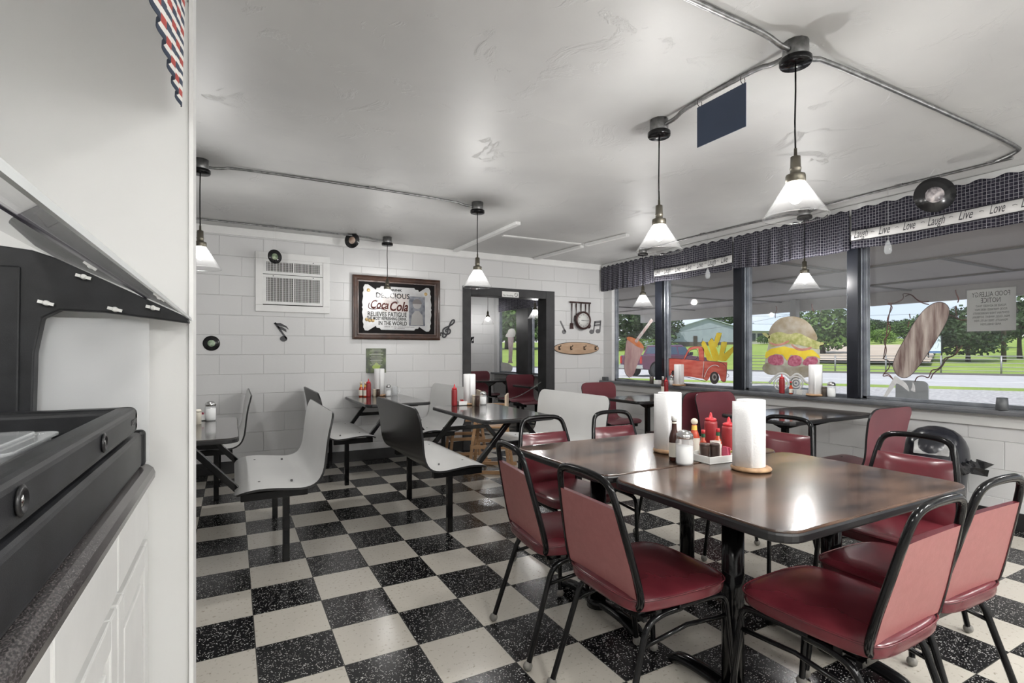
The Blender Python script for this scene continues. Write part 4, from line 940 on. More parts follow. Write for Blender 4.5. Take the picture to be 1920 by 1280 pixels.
# ---------------- valances ----------------
def valance(y0, y1, lb, lettered, words, amp=.012, freq=60):
    t = T('valance', lb, 'valance', (XW-.09, y1, 2.46), 0, 'plaid window valances')
    random.seed(int(y0*100)); Wd = y1-y0; n = int(Wd/.008); zs = [.02, .005, -.015, -.03, -.035, -.08, -.15, -.22, -.29, -.325]
    ph = [random.uniform(0, 6.28) for _ in range(5)]
    def off(s, k_):
        z = zs[k_]; g = .4+.6*min(1, abs(z)/.3); base = amp*g*(math.sin(freq*s+ph[0])+.5*math.sin(freq*.53*s+ph[1])+.3*math.sin(freq*1.7*s+ph[2]))
        if abs(z+.03) < .012: base = base*.3+.004
        return base
    rows = []
    for k_ in range(len(zs)):
        r_ = []
        for i in range(n+1):
            s = Wd*i/n; zz = zs[k_]+.006*math.sin(9*s+ph[3])*(k_ > 5)+(.008*math.sin(freq*1.1*s+ph[4]) if k_ == 0 else 0)-(.012*math.sin(2.6*s) if k_ > 6 else 0)
            r_.append(Vector((-off(s, k_), -s, zz)))
        rows.append(r_)
    mb = MB(); mb.grid(rows)
    o = mb.build('cloth', M_plaid, t, solid=.003)
    uvl = o.data.uv_layers.new(name='UVMap'); k2 = 1.0 if lettered else 1.35
    cnt = n+1
    for lp in o.data.loops:
        vi = lp.vertex_index; uvl.data[lp.index].uv = ((vi % cnt)/n*Wd*k2, zs[vi//cnt])
    if lettered:
        zt, zb_ = -.165, -.255
        g = [[Vector((-off(Wd*i/n, 6)-.006, -Wd*i/n, z-.012*math.sin(2.6*Wd*i/n))) for i in range(n+1)] for z in (zt, zb_)]
        b_ = MB(); b_.grid(g); b_.build('white_band', mat('white_cotton', (.62, .61, .60), .85), t, solid=.002)
        for z in (zt, zb_): 
            e_ = MB(); e_.grid([[Vector((p.x-.002, p.y, z+dz-.012*math.sin(-2.6*p.y))) for p in g[0]] for dz in (.004, -.004)]); e_.build('band_trim', mat('black_ribbon', (.015, .014, .02), .8), t, solid=.001)
        lt = MB(); lt2 = MB()
        for i, wd in enumerate(words):
            s = Wd*(i+.5)/len(words)
            fm_ = frame((-.030, -s, -.207-.012*math.sin(2.6*s)), (0, -1, 0), (0, 0, 1), (-1, 0, 0))
            text_mb(lt, wd, .098, fm_, shear=.45, maxw=.11 if wd == 'Laugh' else .085, res=2)
            lt.tube([(-.030, -s+.095, -.212), (-.030, -s+.08, -.208), (-.030, -s+.07, -.215)], .0022, 4)
        lt.build('lettering', M_note, t)
valance(4.915, 5.97, 'plain plaid valance in the window corner next to the block wall', False, [])
valance(3.73, 4.895, 'far plaid valance with a white lettered band, over the painted truck window', True, ['Live', 'Laugh', 'Love', 'Live', 'Love', 'Laugh', 'Live'], .006, 45)
valance(2.54, 3.71, 'plain gathered plaid valance above the burger window', False, [], .011, 55)
valance(1.10, 2.52, 'near plaid valance with a white lettered band at the right edge of the photo', True, ['Laugh', 'Live', 'Love', 'Laugh', 'Live', 'Love', 'Laugh', 'Live'], .005, 38)
t = T('valance', 'plaid valance seen in the side room through the doorway', 'valance', (XW-.07, 9.3, 2.40), 0, 'plaid window valances')
mb = MB(); n = 200; mb.grid([[Vector((-.01*math.sin(50*3.0*i/n), -3.0*i/n, z)) for i in range(n+1)] for z in (0, -.12, -.34)]); o = mb.build('cloth', M_plaid, t, solid=.003)
uvl = o.data.uv_layers.new(name='UVMap')
for lp in o.data.loops: vi = lp.vertex_index; uvl.data[lp.index].uv = ((vi % 201)/200*3.0, (0, -.12, -.34)[vi//201])
# striped valance near the camera
t = T('striped_valance', 'red white and navy striped valance hanging at the top left by the partition', 'valance', (-.125, 1.79, 2.30))
mb = MB(); n = 150; NZ = 9; Wd = 1.3
rows = [[Vector((-.012*(k_/NZ)+.006*math.sin(62*Wd*i/n+.5*k_/NZ)*(.4+.6*k_/NZ), -Wd*i/n, -.34*k_/NZ-(.09*(i/n))*(k_/NZ)-.004*math.sin(62*Wd*i/n)*(k_/NZ))) for i in range(n+1)] for k_ in range(NZ+1)]
mb.grid(rows); o = mb.build('cloth', M_stripe, t, solid=.002)
uvl = o.data.uv_layers.new(name='UVMap')
for lp in o.data.loops: vi = lp.vertex_index; uvl.data[lp.index].uv = ((vi % (n+1))/n, (vi//(n+1))/NZ*.95)
part('rod', M_tray, t, lambda m: m.tube([(0, .038, .0), (0, -Wd, .0)], .008, 8))

# ---------------- serving counter on the left ----------------
t = T('base_cabinet', 'white painted base cabinet with raised-panel doors under the serving counter', 'cabinet', (-.215, 1.829, 0))
part('body', M_cab, t, lambda m: m.bb((-.58, -2.9, .09), (-.02, 0, .862)))
part('toe_kick', M_edge, t, lambda m: m.bb((-.58, -2.9, 0), (-.075, 0, .09)))
yy = 0.0
for i in range(6):
    a, b = -.012-.455*i, -.455*(i+1)+.0
    part('drawer', M_cab, t, lambda m: m.bb((-.02, b, .725), (0, a, .852)), bevel=.005)
    d = part('door', M_cab, t, lambda m: (m.bb((-.02, b, .10), (0, b+.062, .700)), m.bb((-.02, a-.062, .10), (0, a, .700)), m.bb((-.02, b+.062, .638), (0, a-.062, .700)), m.bb((-.02, b+.062, .10), (0, a-.062, .165))), bevel=.004)
    part('raised_panel', M_cab, d, lambda m: (m.bb((-.018, b+.062, .165), (-.010, a-.062, .638)), m.bb((-.014, b+.090, .195), (-.002, a-.090, .608))), bevel=.006, seg=3)
t = T('countertop', 'dark speckled laminate countertop with a rolled front edge', 'countertop', (-.2, 1.828, .862))
def ctop(m):
    pr = [(-.60, 0), (-.03, 0), (-.018, -.002), (-.006, .004), (0, .014), (.001, .028), (-.004, .042), (-.016, .052), (-.03, .055), (-.60, .053)]
    m.prism([(x, 0, z) for x, z in pr][::-1], (0, -2.9, 0))
part('slab', M_counter, t, ctop)
# salad bar
t = T('salad_bar', 'black moulded plastic cold food bar standing on the countertop', 'salad bar', (-.22, 1.80, .918))
def tub(m):
    Ls = -2.6
    m.bb((-.52, Ls, 0), (0, 0, .105))
part('base_box', M_poly, t, lambda m: (m.bb((-.52, -2.6, 0), (-.004, -.03, .100)), m.bb((-.52, -.03, 0), (.003, 0.0, .104))), bevel=.012, seg=3)
def rim(m):
    Ls = -2.55; w0 = -.52; zt, zl = .178, .108; wth = .055
    for a, b in (((-wth, Ls, zl), (-.004, -.10, zt)), ((w0, Ls, zl), (w0+wth, -.10, zt)), ((w0, -.155, zl), (-.004, -.10, zt))): m.bb(a, b)
part('rim', M_poly, t, rim, bevel=.016, seg=4)
part('well', mat('dark_well', (.014, .014, .015), .35), t, lambda m: m.bb((-.465, -2.5, .10), (-.06, -.155, .112)))
for y in (-.53, -.98, -1.5):
    part('fastener', [M_edge, M_chrome], t, lambda m: (m.lathe([(.017, 0), (.020, .003), (.014, .006), (.011, .001)], (-.004, y, .145), 18, M=Matrix.Rotation(R(90), 3, 'Y')), setattr(m, 'cur', 1), m.lathe([(0, 0), (.009, 0), (.007, .004), (0, .005)], (-.004, y, .145), 12, M=Matrix.Rotation(R(90), 3, 'Y'))))
part('lettering', M_edge, t, lambda m: text_mb(m, 'CAMBRO', .019, frame((-.0035, -.165, .143), (0, 1, 0), (0, 0, 1), (1, 0, 0)), ext=.001, maxw=.085, offset=.0008))
# guard
t = T('sneeze_guard', 'angled clear sneeze guard with a black end bracket over the salad bar', 'sneeze guard', (-.11, 1.80, 0))
def brk(m):
    o = [(0.0, 1.325), (-.004, 1.342), (-.30, 1.490), (-.345, 1.505), (-.42, 1.512), (-.425, 1.50), (-.425, 1.024), (-.345, 1.024), (-.340, 1.24), (-.325, 1.33), (-.29, 1.352), (-.20, 1.350), (-.10, 1.338)]
    m.prism([(x, -.045, z) for x, z in o], (0, .04, 0))
part('end_bracket', M_poly, t, brk, bevel=.004)
part('bracket_rib', M_poly, t, lambda m: (m.prism([(x, -.052, z) for x, z in ((-.41, 1.46), (-.365, 1.46), (-.37, 1.03), (-.41, 1.03))], (0, .01, 0))), bevel=.004)
def pane(m):
    # slopes down towards the room with a turned-down lip; runs along the whole bar
    pts = [(0.0, 1.338), (-.02, 1.352), (-.10, 1.392), (-.11, 1.398), (-.345, 1.512)]
    th_ = .005
    q = pts+[(x, z+th_) for x, z in pts[::-1]]
    m.prism([(x, 0.01, z) for x, z in q], (0, -2.4, 0))
part('glass_panel', G_guard, t, pane)
part('front_edge', mat('acrylic_edge', (.50, .52, .52), .2), t, lambda m: m.bar((.001, .01, 1.339), (.001, -2.4, 1.339), .004, .007))
part('seam_edge', mat('violet_edge', (.07, .06, .10), .2), t, lambda m: m.bar((-.105, .01, 1.3955), (-.105, -2.4, 1.3955), .006, .004))
for x, z in [(wy(u, v, 1.75).x+.11, wy(u, v, 1.75).z) for u, v in ((157, 519), (87, 568), (216, 580), (287, 577))]:
    part('wing_nut', M_tray, t, lambda m: (m.lathe([(.007, 0), (.007, .012), (.004, .016)], (x, -.045, z), 10, M=AX), m.bar((x-.016, -.056, z+.004), (x+.016, -.056, z-.004), .004, .008)))
part('side_shield', glass('hazy_plastic', trans=.55, body=(.75, .76, .77), rough=.15), t, lambda m: m.bb((-.425, -.004, .93), (-.10, -.001, 1.335)))
# clear container
t = T('food_container', 'clear plastic food pan with a lid sitting in the salad bar well', 'container', (-.40, 1.22, 1.03))
part('pan', G_jar, t, lambda m: m.prism([(x, y, 0) for x, y in rrect(.17, .26, .02)], (0, 0, .045)), bevel=.005)
part('lid', G_jar, t, lambda m: (m.prism([(x, y, .046) for x, y in rrect(.19, .28, .025)], (0, 0, .006)), m.prism([(x, y, .052) for x, y in rrect(.13, .22, .02)], (0, 0, .006))), bevel=.002)

# ---------------- trash can ----------------
t = T('trash_can', 'black dome-topped trash can with bag against the low window wall', 'trash can', (4.52, 1.83, 0))
def can(m):
    P = []
    for z, a, b in ((0, .15, .15), (.02, .165, .16), (.45, .19, .18), (.47, .20, .19), (.50, .20, .19), (.56, .193, .183), (.61, .17, .165), (.65, .14, .14), (.68, .10, .105), (.70, .05, .05), (.705, .001, .001)):
        P.append((z, a, b))
    n = 32; vs = [(a*math.cos(2*PI*k_/n), b*math.sin(2*PI*k_/n), z) for z, a, b in P for k_ in range(n)]
    m.add(vs, [(i*n+k_, i*n+(k_+1) % n, (i+1)*n+(k_+1) % n, (i+1)*n+k_) for i in range(len(P)-1) for k_ in range(n)], True); m.add(vs[:n], [list(range(n))[::-1]])
part('bin_body', mat('glossy_black_plastic', (.012, .013, .018), .22), t, can)
def hood(m):
    rot = Matrix.Rotation(R(14), 3, 'Z')
    o = [(x, z) for x, z in ((-.10, .52), (.10, .52), (.10, .60), (.07, .625), (-.07, .625), (-.10, .60))]
    m.prism([rot @ Vector((-.188+.55*(z-.52), y, z)) for y, z in o], rot @ Vector((-.012, 0, 0)))
part('flap', mat('grey_flap', (.22, .22, .22), .15, var=(.45, .45, .45), vs=12), t, hood, bevel=.008)
def bag(m):
    random.seed(8); n = 48; rows = []
    for k_, (z, r0) in enumerate(((.475, .200), (.455, .222), (.42, .215), (.40, .205))):
        rows.append([Vector(((r0+random.uniform(-.008, .018))*math.cos(2*PI*i/n), (r0*.96+random.uniform(-.008, .018))*math.sin(2*PI*i/n), z+random.uniform(-.012, .012))) for i in range(n)]+[])
    for r_ in rows: r_.append(r_[0])
    m.grid(rows); m.add([(.04, -.22, .50), (.09, -.30, .47), (.07, -.24, .42), (.02, -.22, .43)], [(0, 1, 2, 3)]); m.add([(-.02, -.21, .45), (.01, -.30, .44), (.03, -.285, .39), (-.01, -.21, .40)], [(0, 1, 2, 3)])
part('bag', mat('black_bag', (.012, .012, .014), .2, bump=.3, bs=30), t, bag, solid=.002)

# ---------------- outside ----------------
GZ = -.2
# the road runs along RD; n is the distance from the diner across it
NRM = Vector((.86, .51, 0)).normalized(); RD = Vector((-NRM.y, NRM.x, 0))
def sn(s_, n_, z=GZ): p = NRM*n_+RD*s_; return Vector((p.x, p.y, z))
def gz(n_): return GZ if n_ < 44 else GZ+(n_-44)*.0395
def strip_(name, n0, n1, z, mt, s0=-90, s1=140, th=.1):
    m = MB(); m.prism([sn(s0, n0, z-th), sn(s1, n0, z-th), sn(s1, n1, z-th), sn(s0, n1, z-th)], (0, 0, th)); return struct(m.build(name, mt))
M_gravel = mat('gravel', (.26, .25, .245), .9, var=(.50, .48, .47), vs=9, bump=.6, bs=30)
M_road = mat('pale_asphalt', (.40, .39, .39), .85, var=(.46, .45, .45), vs=2)
M_grass = mat('mown_grass', (.17, .25, .03), .9, var=(.25, .33, .05), vs=.35)
M_dirt = mat('tan_lot', (.42, .34, .26), .9, var=(.5, .42, .34), vs=.2)
m = MB(); m.prism([(5.06, -30, GZ-.1), (60, -60, GZ-.1), sn(140, 26.3, GZ-.1), (5.06, 60, GZ-.1)], (0, 0, .1))
m = MB(); P_ = [Vector((5.06, -60, GZ-.1)), sn(-90, 26.3, GZ-.1), sn(140, 26.3, GZ-.1), Vector((-60, 100, GZ-.1)), Vector((5.06, 12, GZ-.1))]; m.prism(P_, (0, 0, .1)); struct(m.build('gravel_lot', M_gravel))
strip_('grass_verge', 26.3, 28.2, GZ+.012, M_grass)
strip_('road', 28.2, 43.2, GZ+.006, M_road)
strip_('road_line', 33.0, 33.15, GZ+.02, M_paint, th=.01)
strip_('curb', 43.2, 43.5, GZ+.12, mat('dark_curb', (.12, .115, .11), .9), th=.3)
m = MB(); g = [[sn(s_, n_, gz(n_)+(.0 if n_ < 45 else .25*math.sin(s_*.05)*math.sin(n_*.04))) for s_ in range(-120, 200, 10)] for n_ in (43.5, 48, 56, 64, 72, 80, 90, 100, 112, 125, 150, 200)]
m.grid(g, flip=True); struct(m.build('grass_field', M_grass))
def gpt(u, d, z=None):
    """a point on the ground seen along image column u, d metres deep"""
    r_ = (u-960)/F; x = d*(SN+r_*CS); y = d*(CS-r_*SN); n_ = NRM.x*x+NRM.y*y
    return Vector((x, y, gz(n_) if z is None else z))
m = MB(); A_ = [gpt(1500, 48), gpt(1745, 42), gpt(1760, 84), gpt(1500, 88)]
q = [[A_[0].lerp(A_[1], i/12).lerp(A_[3].lerp(A_[2], i/12), j/8) for i in range(13)] for j in range(9)]
for row in q:
    for p in row: n_ = NRM.x*p.x+NRM.y*p.y; p.z = gz(n_)+.35
m.grid(q, flip=True); struct(m.build('dirt_lot', M_dirt))
# canopy over the walk
SZ = 2.40; CX = 11.0
m = MB(); m.bb((5.05, -8, SZ), (CX, 12, SZ+.12)); struct(m.build('canopy_soffit', mat('soffit_panel', (.54, .48, .44), .7, var=(.58, .52, .48), vs=1)))
m = MB(); m.bb((CX, -8, 2.155), (CX+.1, 12, SZ+.25)); struct(m.build('canopy_fascia', mat('fascia_paint', (.52, .49, .46), .6)))
M_bat = mat('soffit_batten', (.22, .20, .185), .7)
for i, x in enumerate((5.45, 7.53, 9.60)):
    m = MB(); m.bb((x-.035, -8, SZ-.025), (x+.035, 12, SZ)); struct(m.build('canopy_batten', M_bat))
for x0, x1, yy_ in ((7.56, 9.57, (3.0, 5.3, 7.7, .6, 10.1)), (5.48, 7.5, (1.8, 4.15, 6.4, 8.8)), (9.63, 11.0, (2.4, 4.85, 7.4, 9.9, 0))):
    for y in yy_:
        m = MB(); m.bb((x0, y-.03, SZ-.022), (x1, y+.03, SZ)); struct(m.build('canopy_batten', M_bat))
p = wx(1490, 600, 10.85)
for y in (p.y, -3.5):
    m = MB(); m.bb((10.78, y-.07, GZ), (10.92, y+.07, SZ)); tag(m.build('canopy_post', mat('post_paint', (.42, .41, .39), .6), bevel=.01), 'pale square canopy post rising behind the painted burger' if y == p.y else 'pale square canopy post farther right, outside the frame', 'post')
# trees
def make_tree_mesh(seed, n, blobs, leaf, mt, tr=.3, th=2.5):
    random.seed(seed); v = []; f = []
    for i in range(n):
        b = random.choices(blobs, weights=[q[3]*q[3]*q[4] for q in blobs])[0]
        th_ = random.uniform(0, 2*PI); ph = math.acos(random.uniform(-1, 1)); rr = random.uniform(.62, 1.06)
        c = Vector((b[0]+b[3]*rr*math.sin(ph)*math.cos(th_), b[1]+b[3]*rr*math.sin(ph)*math.sin(th_), b[2]+b[4]*rr*math.cos(ph)))
        a = Vector((random.gauss(0, 1), random.gauss(0, 1), random.gauss(0, 1))).normalized(); d = a.cross(Vector((random.gauss(0, 1), random.gauss(0, 1), .3))).normalized(); e = a.cross(d)
        s_ = leaf*random.uniform(.6, 1.3); k_ = len(v); v += [c+d*s_, c+e*s_*.8, c-d*s_, c-e*s_*.8]; f.append((k_, k_+1, k_+2, k_+3))
    m = MB(); m.add(v, f); return m
def leafmat(nm, c, v): return mat(nm, c, .75, var=v, vs=1.5)
LM = [leafmat('dark_foliage', (.012, .032, .010), (.05, .10, .022)), leafmat('mid_foliage', (.03, .07, .015), (.10, .18, .035)), leafmat('bright_foliage', (.10, .19, .03), (.20, .32, .06))]
TR = {}
def tree(kind, p, h, wd, lb, lm=0, grp='trees across the road'):
    key = (kind, lm)
    if key not in TR:
        if kind == 'round': bl = [(0, 0, .62, .34, .34), (.22, .1, .5, .26, .24), (-.24, 0, .5, .26, .24), (.05, -.2, .72, .24, .22), (-.1, .2, .66, .26, .26), (0, 0, .38, .36, .16), (.1, .05, .24, .4, .13)]; n = 3200
        elif kind == 'pine': bl = [(0, 0, .85, .12, .16), (0, 0, .68, .22, .16), (.1, 0, .5, .3, .14), (-.12, .1, .36, .33, .12)]; n = 2000
        else: bl = [(0, 0, .5, .45, .42), (.35, 0, .38, .3, .32), (-.35, 0, .4, .3, .34)]; n = 1600
        TR[key] = (make_tree_mesh(len(TR)+3, n, bl, .028, None), )
        mm = TR[key][0]; me = bpy.data.meshes.new('crown'); me.from_pydata([tuple(q) for q in mm.v], [], mm.f); me.materials.append(LM[lm]); me.update()
        t_ = MB(); t_.tube([(0, 0, -.03), (.005, 0, .15), (0, .005, .35), (.01, 0, .6)], [.035, .026, .022, .008], 8)
        for a in (0, 2, 4): t_.tube([(0, 0, .3), (.08*math.cos(a), .08*math.sin(a), .42), (.2*math.cos(a), .2*math.sin(a), .58)], [.014, .01, .004], 6)
        tm = t_.build('trunk', mat('bark', (.06, .045, .035), .9)); TR[key] = (me, tm.data); bpy.data.objects.remove(tm)
    me, tm = TR[key]
    o = T('tree', lb, 'tree', p, random.uniform(0, 6), grp)
    a = bpy.data.objects.new('crown', me); COL.objects.link(a); a.parent = o; a.scale = (wd, wd, h)
    if kind != 'bush': b = bpy.data.objects.new('trunk', tm); COL.objects.link(b); b.parent = o; b.scale = (wd*.9, wd*.9, h)
random.seed(3)
TREES = [('round', 1545, 60, 6.9, 7.4, 'large leafy tree behind the painted burger', 1), ('round', 1815, 47, 5.4, 7.0, 'dark low-branched tree right of the painted corn dog', 0),
         ('pine', 1912, 50, 8.6, 7.5, 'tall dark pine behind the food allergy notice at the right', 0), ('round', 1652, 100, 3.2, 5.5, 'bright yellow-green young tree left of the painted corn dog', 2),
         ('round', 1170, 105, 9.5, 15, 'dark tree behind the milkshake, at the left window edge', 0), ('round', 1228, 116, 9.5, 14, 'dark tree beside the first black window post', 0), ('round', 1275, 160, 9, 14, 'mid green tree left above the metal building', 1),
         ('round', 1358, 165, 10.5, 17, 'tree rising behind the metal building roof', 0), ('round', 1698, 120, 5.4, 9, 'green tree behind the corn dog, left part', 1), ('round', 1738, 105, 6.2, 8, 'green tree behind the middle of the corn dog', 1),
         ('round', 1636, 132, 5.8, 9, 'distant tree at the second post, right side', 0), ('round', 1672, 140, 5.5, 10, 'distant tree beyond the dirt lot', 0), ('round', 1772, 78, 5.0, 6.5, 'dark tree behind the sign on posts', 0), ('round', 1862, 70, 5.6, 7, 'tree beyond the utility pole at the right', 1),
         ('round', 1600, 118, 6, 9, 'tree right behind the second black post', 1), ('bush', 1440, 118, 2.6, 5, 'shrub before the low building windows', 1), ('bush', 1160, 96, 2.6, 8, 'low hedge at the left window edge', 1), ('bush', 1215, 98, 2.3, 9, 'low hedge under the dark trees', 2),
         ('round', 950, 120, 15, 17, 'dark tree in the doorway window, behind the painted sundae', 0), ('round', 990, 115, 14, 16, 'second tree seen through the side room windows', 1), ('round', 1015, 118, 18, 18, 'third tree seen through the side room windows', 0)]
for kd, u, d, h, wd, lb, lm in TREES: tree(kd, gpt(u, d)-Vector((0, 0, .1)), h, wd, lb, lm)
for i in range(7): tree('round', gpt(1590+i*62, 185+12*(i % 3))-Vector((0, 0, 1.6)), 5.6+1.0*(i % 3), 15, 'distant tree in the far tree line', 1, 'far tree line')
# utility poles and wires
M_pole = mat('creosote_pole', (.10, .075, .06), .9)
def pole(u, d, h, lb):
    p = gpt(u, d); t = T('utility_pole', lb, 'pole', p, 0, 'utility poles')
    part('shaft', M_pole, t, lambda m: m.lathe([(.19, -.3), (.13, h)], n=12)); part('cross_arm', M_pole, t, lambda m: m.bar(tuple(RD*0-NRM*1.1+Vector((0, 0, h-.5))), tuple(NRM*1.1+Vector((0, 0, h-.5))), .1, .12)); return p, h
A = pole(1882, 46, 11, 'utility pole behind the food allergy notice'); B = pole(1541, 60, 11, 'utility pole right of the painted burger')
m_w = mat('black_wire', (.02, .02, .02), .6)
def wire(a, b, sag, lb):
    m = MB(); a = Vector(a); b = Vector(b); m.tube([a.lerp(b, i/16)-Vector((0, 0, sag*4*(i/16)*(1-i/16))) for i in range(17)], .018, 4); tag(m.build('power_line', m_w), lb, 'wire', 'power lines')
def wpt(u, v, d): r_ = (u-960)/F; return (d*(SN+r_*CS), d*(CS-r_*SN), EYE+(VH-v)/F*d)
wire(wpt(1400, 592, 70), wpt(1960, 578, 46), .3, 'upper power line crossing behind the corn dog')
wire(wpt(1400, 607, 70), wpt(1960, 596, 46), .3, 'lower power line crossing behind the corn dog')
wire(wpt(1130, 628, 60), wpt(1500, 585, 60), .7, 'power line drooping in front of the metal building')
wire(wpt(1370, 572, 60), wpt(1541, 596, 60), .2, 'power line left of the burger')
wire(wpt(900, 640, 60), wpt(1010, 540, 40), .5, 'power line in the side room window')
# fence
t = T('pipe_fence', 'low pale metal pipe fence along the far side of the road', 'fence', sn(-10, 44.3, gz(44.3)))
M_pipe = mat('pale_pipe', (.25, .25, .25), .4, metal=.5)
for i in range(14):
    p = RD*(i*3.0-24); part('post', M_pipe, t, lambda m: m.tube([p+Vector((0, 0, -.1)), p+Vector((0, 0, 1.25))], .05, 8))
for z in (.25, .5, .75, 1.0, 1.2): part('rail', M_pipe, t, lambda m: m.tube([RD*-24+Vector((0, 0, z)), RD*15+Vector((0, 0, z))], .028, 6))
# sign on posts
p = gpt(1753, 47); t = T('roadside_sign', 'blue and white roadside sign on two black posts beyond the fence', 'sign', p, R(-62))
part('sign_board', mat('sign_white', (.60, .68, .74), .5), t, lambda m: m.bb((-.42, -.04, .75), (.42, .04, 2.35)))
part('sign_print', mat('sign_blue', (.05, .12, .28), .5), t, lambda m: [m.bar((-.34+.17*i, -.045, z), (-.34+.17*(i+.5), -.045, z+.4 if i % 2 else z-.1), .012, .05, up=(0, 1, 0)) for i in range(4) for z in (1.75, 1.25)]+[m.bb((-.42, -.046, .78), (.42, -.041, .95))])
for x in (-.47, .47): part('post', M_black, t, lambda m: m.bb((x-.05, -.05, -.2), (x+.05, .05, 2.45)))
# metal building
def building():
    p0 = gpt(1248, 118); p1 = gpt(1412, 126); x_ = (p1-p0); x_.z = 0; W_ = x_.length; x_.normalize(); y_ = Vector((-x_.y, x_.x, 0))
    if y_.dot(p0) < 0: y_ = -y_
    t = T('metal_building', 'pale blue metal building with a low gable roof across the road', 'building', p0, math.atan2(x_.y, x_.x)); D_ = 18; E1 = 3.4; E2 = 3.5; PK = 6.6
    part('wall', mat('pale_blue_metal', (.33, .37, .42), .7, spec=.1, var=(.37, .41, .46), vs=.6), t, lambda m: m.prism([(0, 0, -.3), (W_, 0, -.3), (W_, 0, E2), (W_*.46, 0, PK-.1), (0, 0, E1)], (0, D_, 0)))
    part('brick_base', mat('brown_brick', (.11, .09, .08), .9), t, lambda m: m.bb((-.05, -.12, -.3), (W_+.05, .0, 1.0)))
    part('roof', mat('roof_metal', (.45, .50, .54), .6), t, lambda m: (m.prism([(-.4, -.4, E1-.1), (W_*.46, -.4, PK), (W_*.46, -.4, PK+.15), (-.4, -.4, E1+.05)], (0, D_+.8, 0)), m.prism([(W_*.46, -.4, PK), (W_+.4, -.4, E2-.1), (W_+.4, -.4, E2+.05), (W_*.46, -.4, PK+.15)], (0, D_+.8, 0))))
    part('door', mat('brown_door', (.06, .045, .04), .6), t, lambda m: m.bb((W_*.30, -.15, -.1), (W_*.30+1.1, -.121, 2.4)))
    p = gpt(1405, 122); t = T('low_building', 'low building with a pale metal roof and dark windows left of the burger', 'building', p, math.atan2(x_.y, x_.x))
    part('wall', mat('cream_wall', (.50, .48, .44), .7), t, lambda m: m.bb((0, .3, -.3), (9, 9, 3.2)))
    part('roof', MATS['roof_metal'], t, lambda m: m.prism([(-.5, -.4, 3.1), (-.5, 9.5, 3.1), (-.5, 4.8, 5.2)], (10, 0, 0)))
    for i in range(4): part('window', mat('dark_pane', (.05, .06, .07), .2), t, lambda m: m.bb((.6+2.1*i, .22, .7), (2.1+2.1*i, .3, 2.5)))
building()
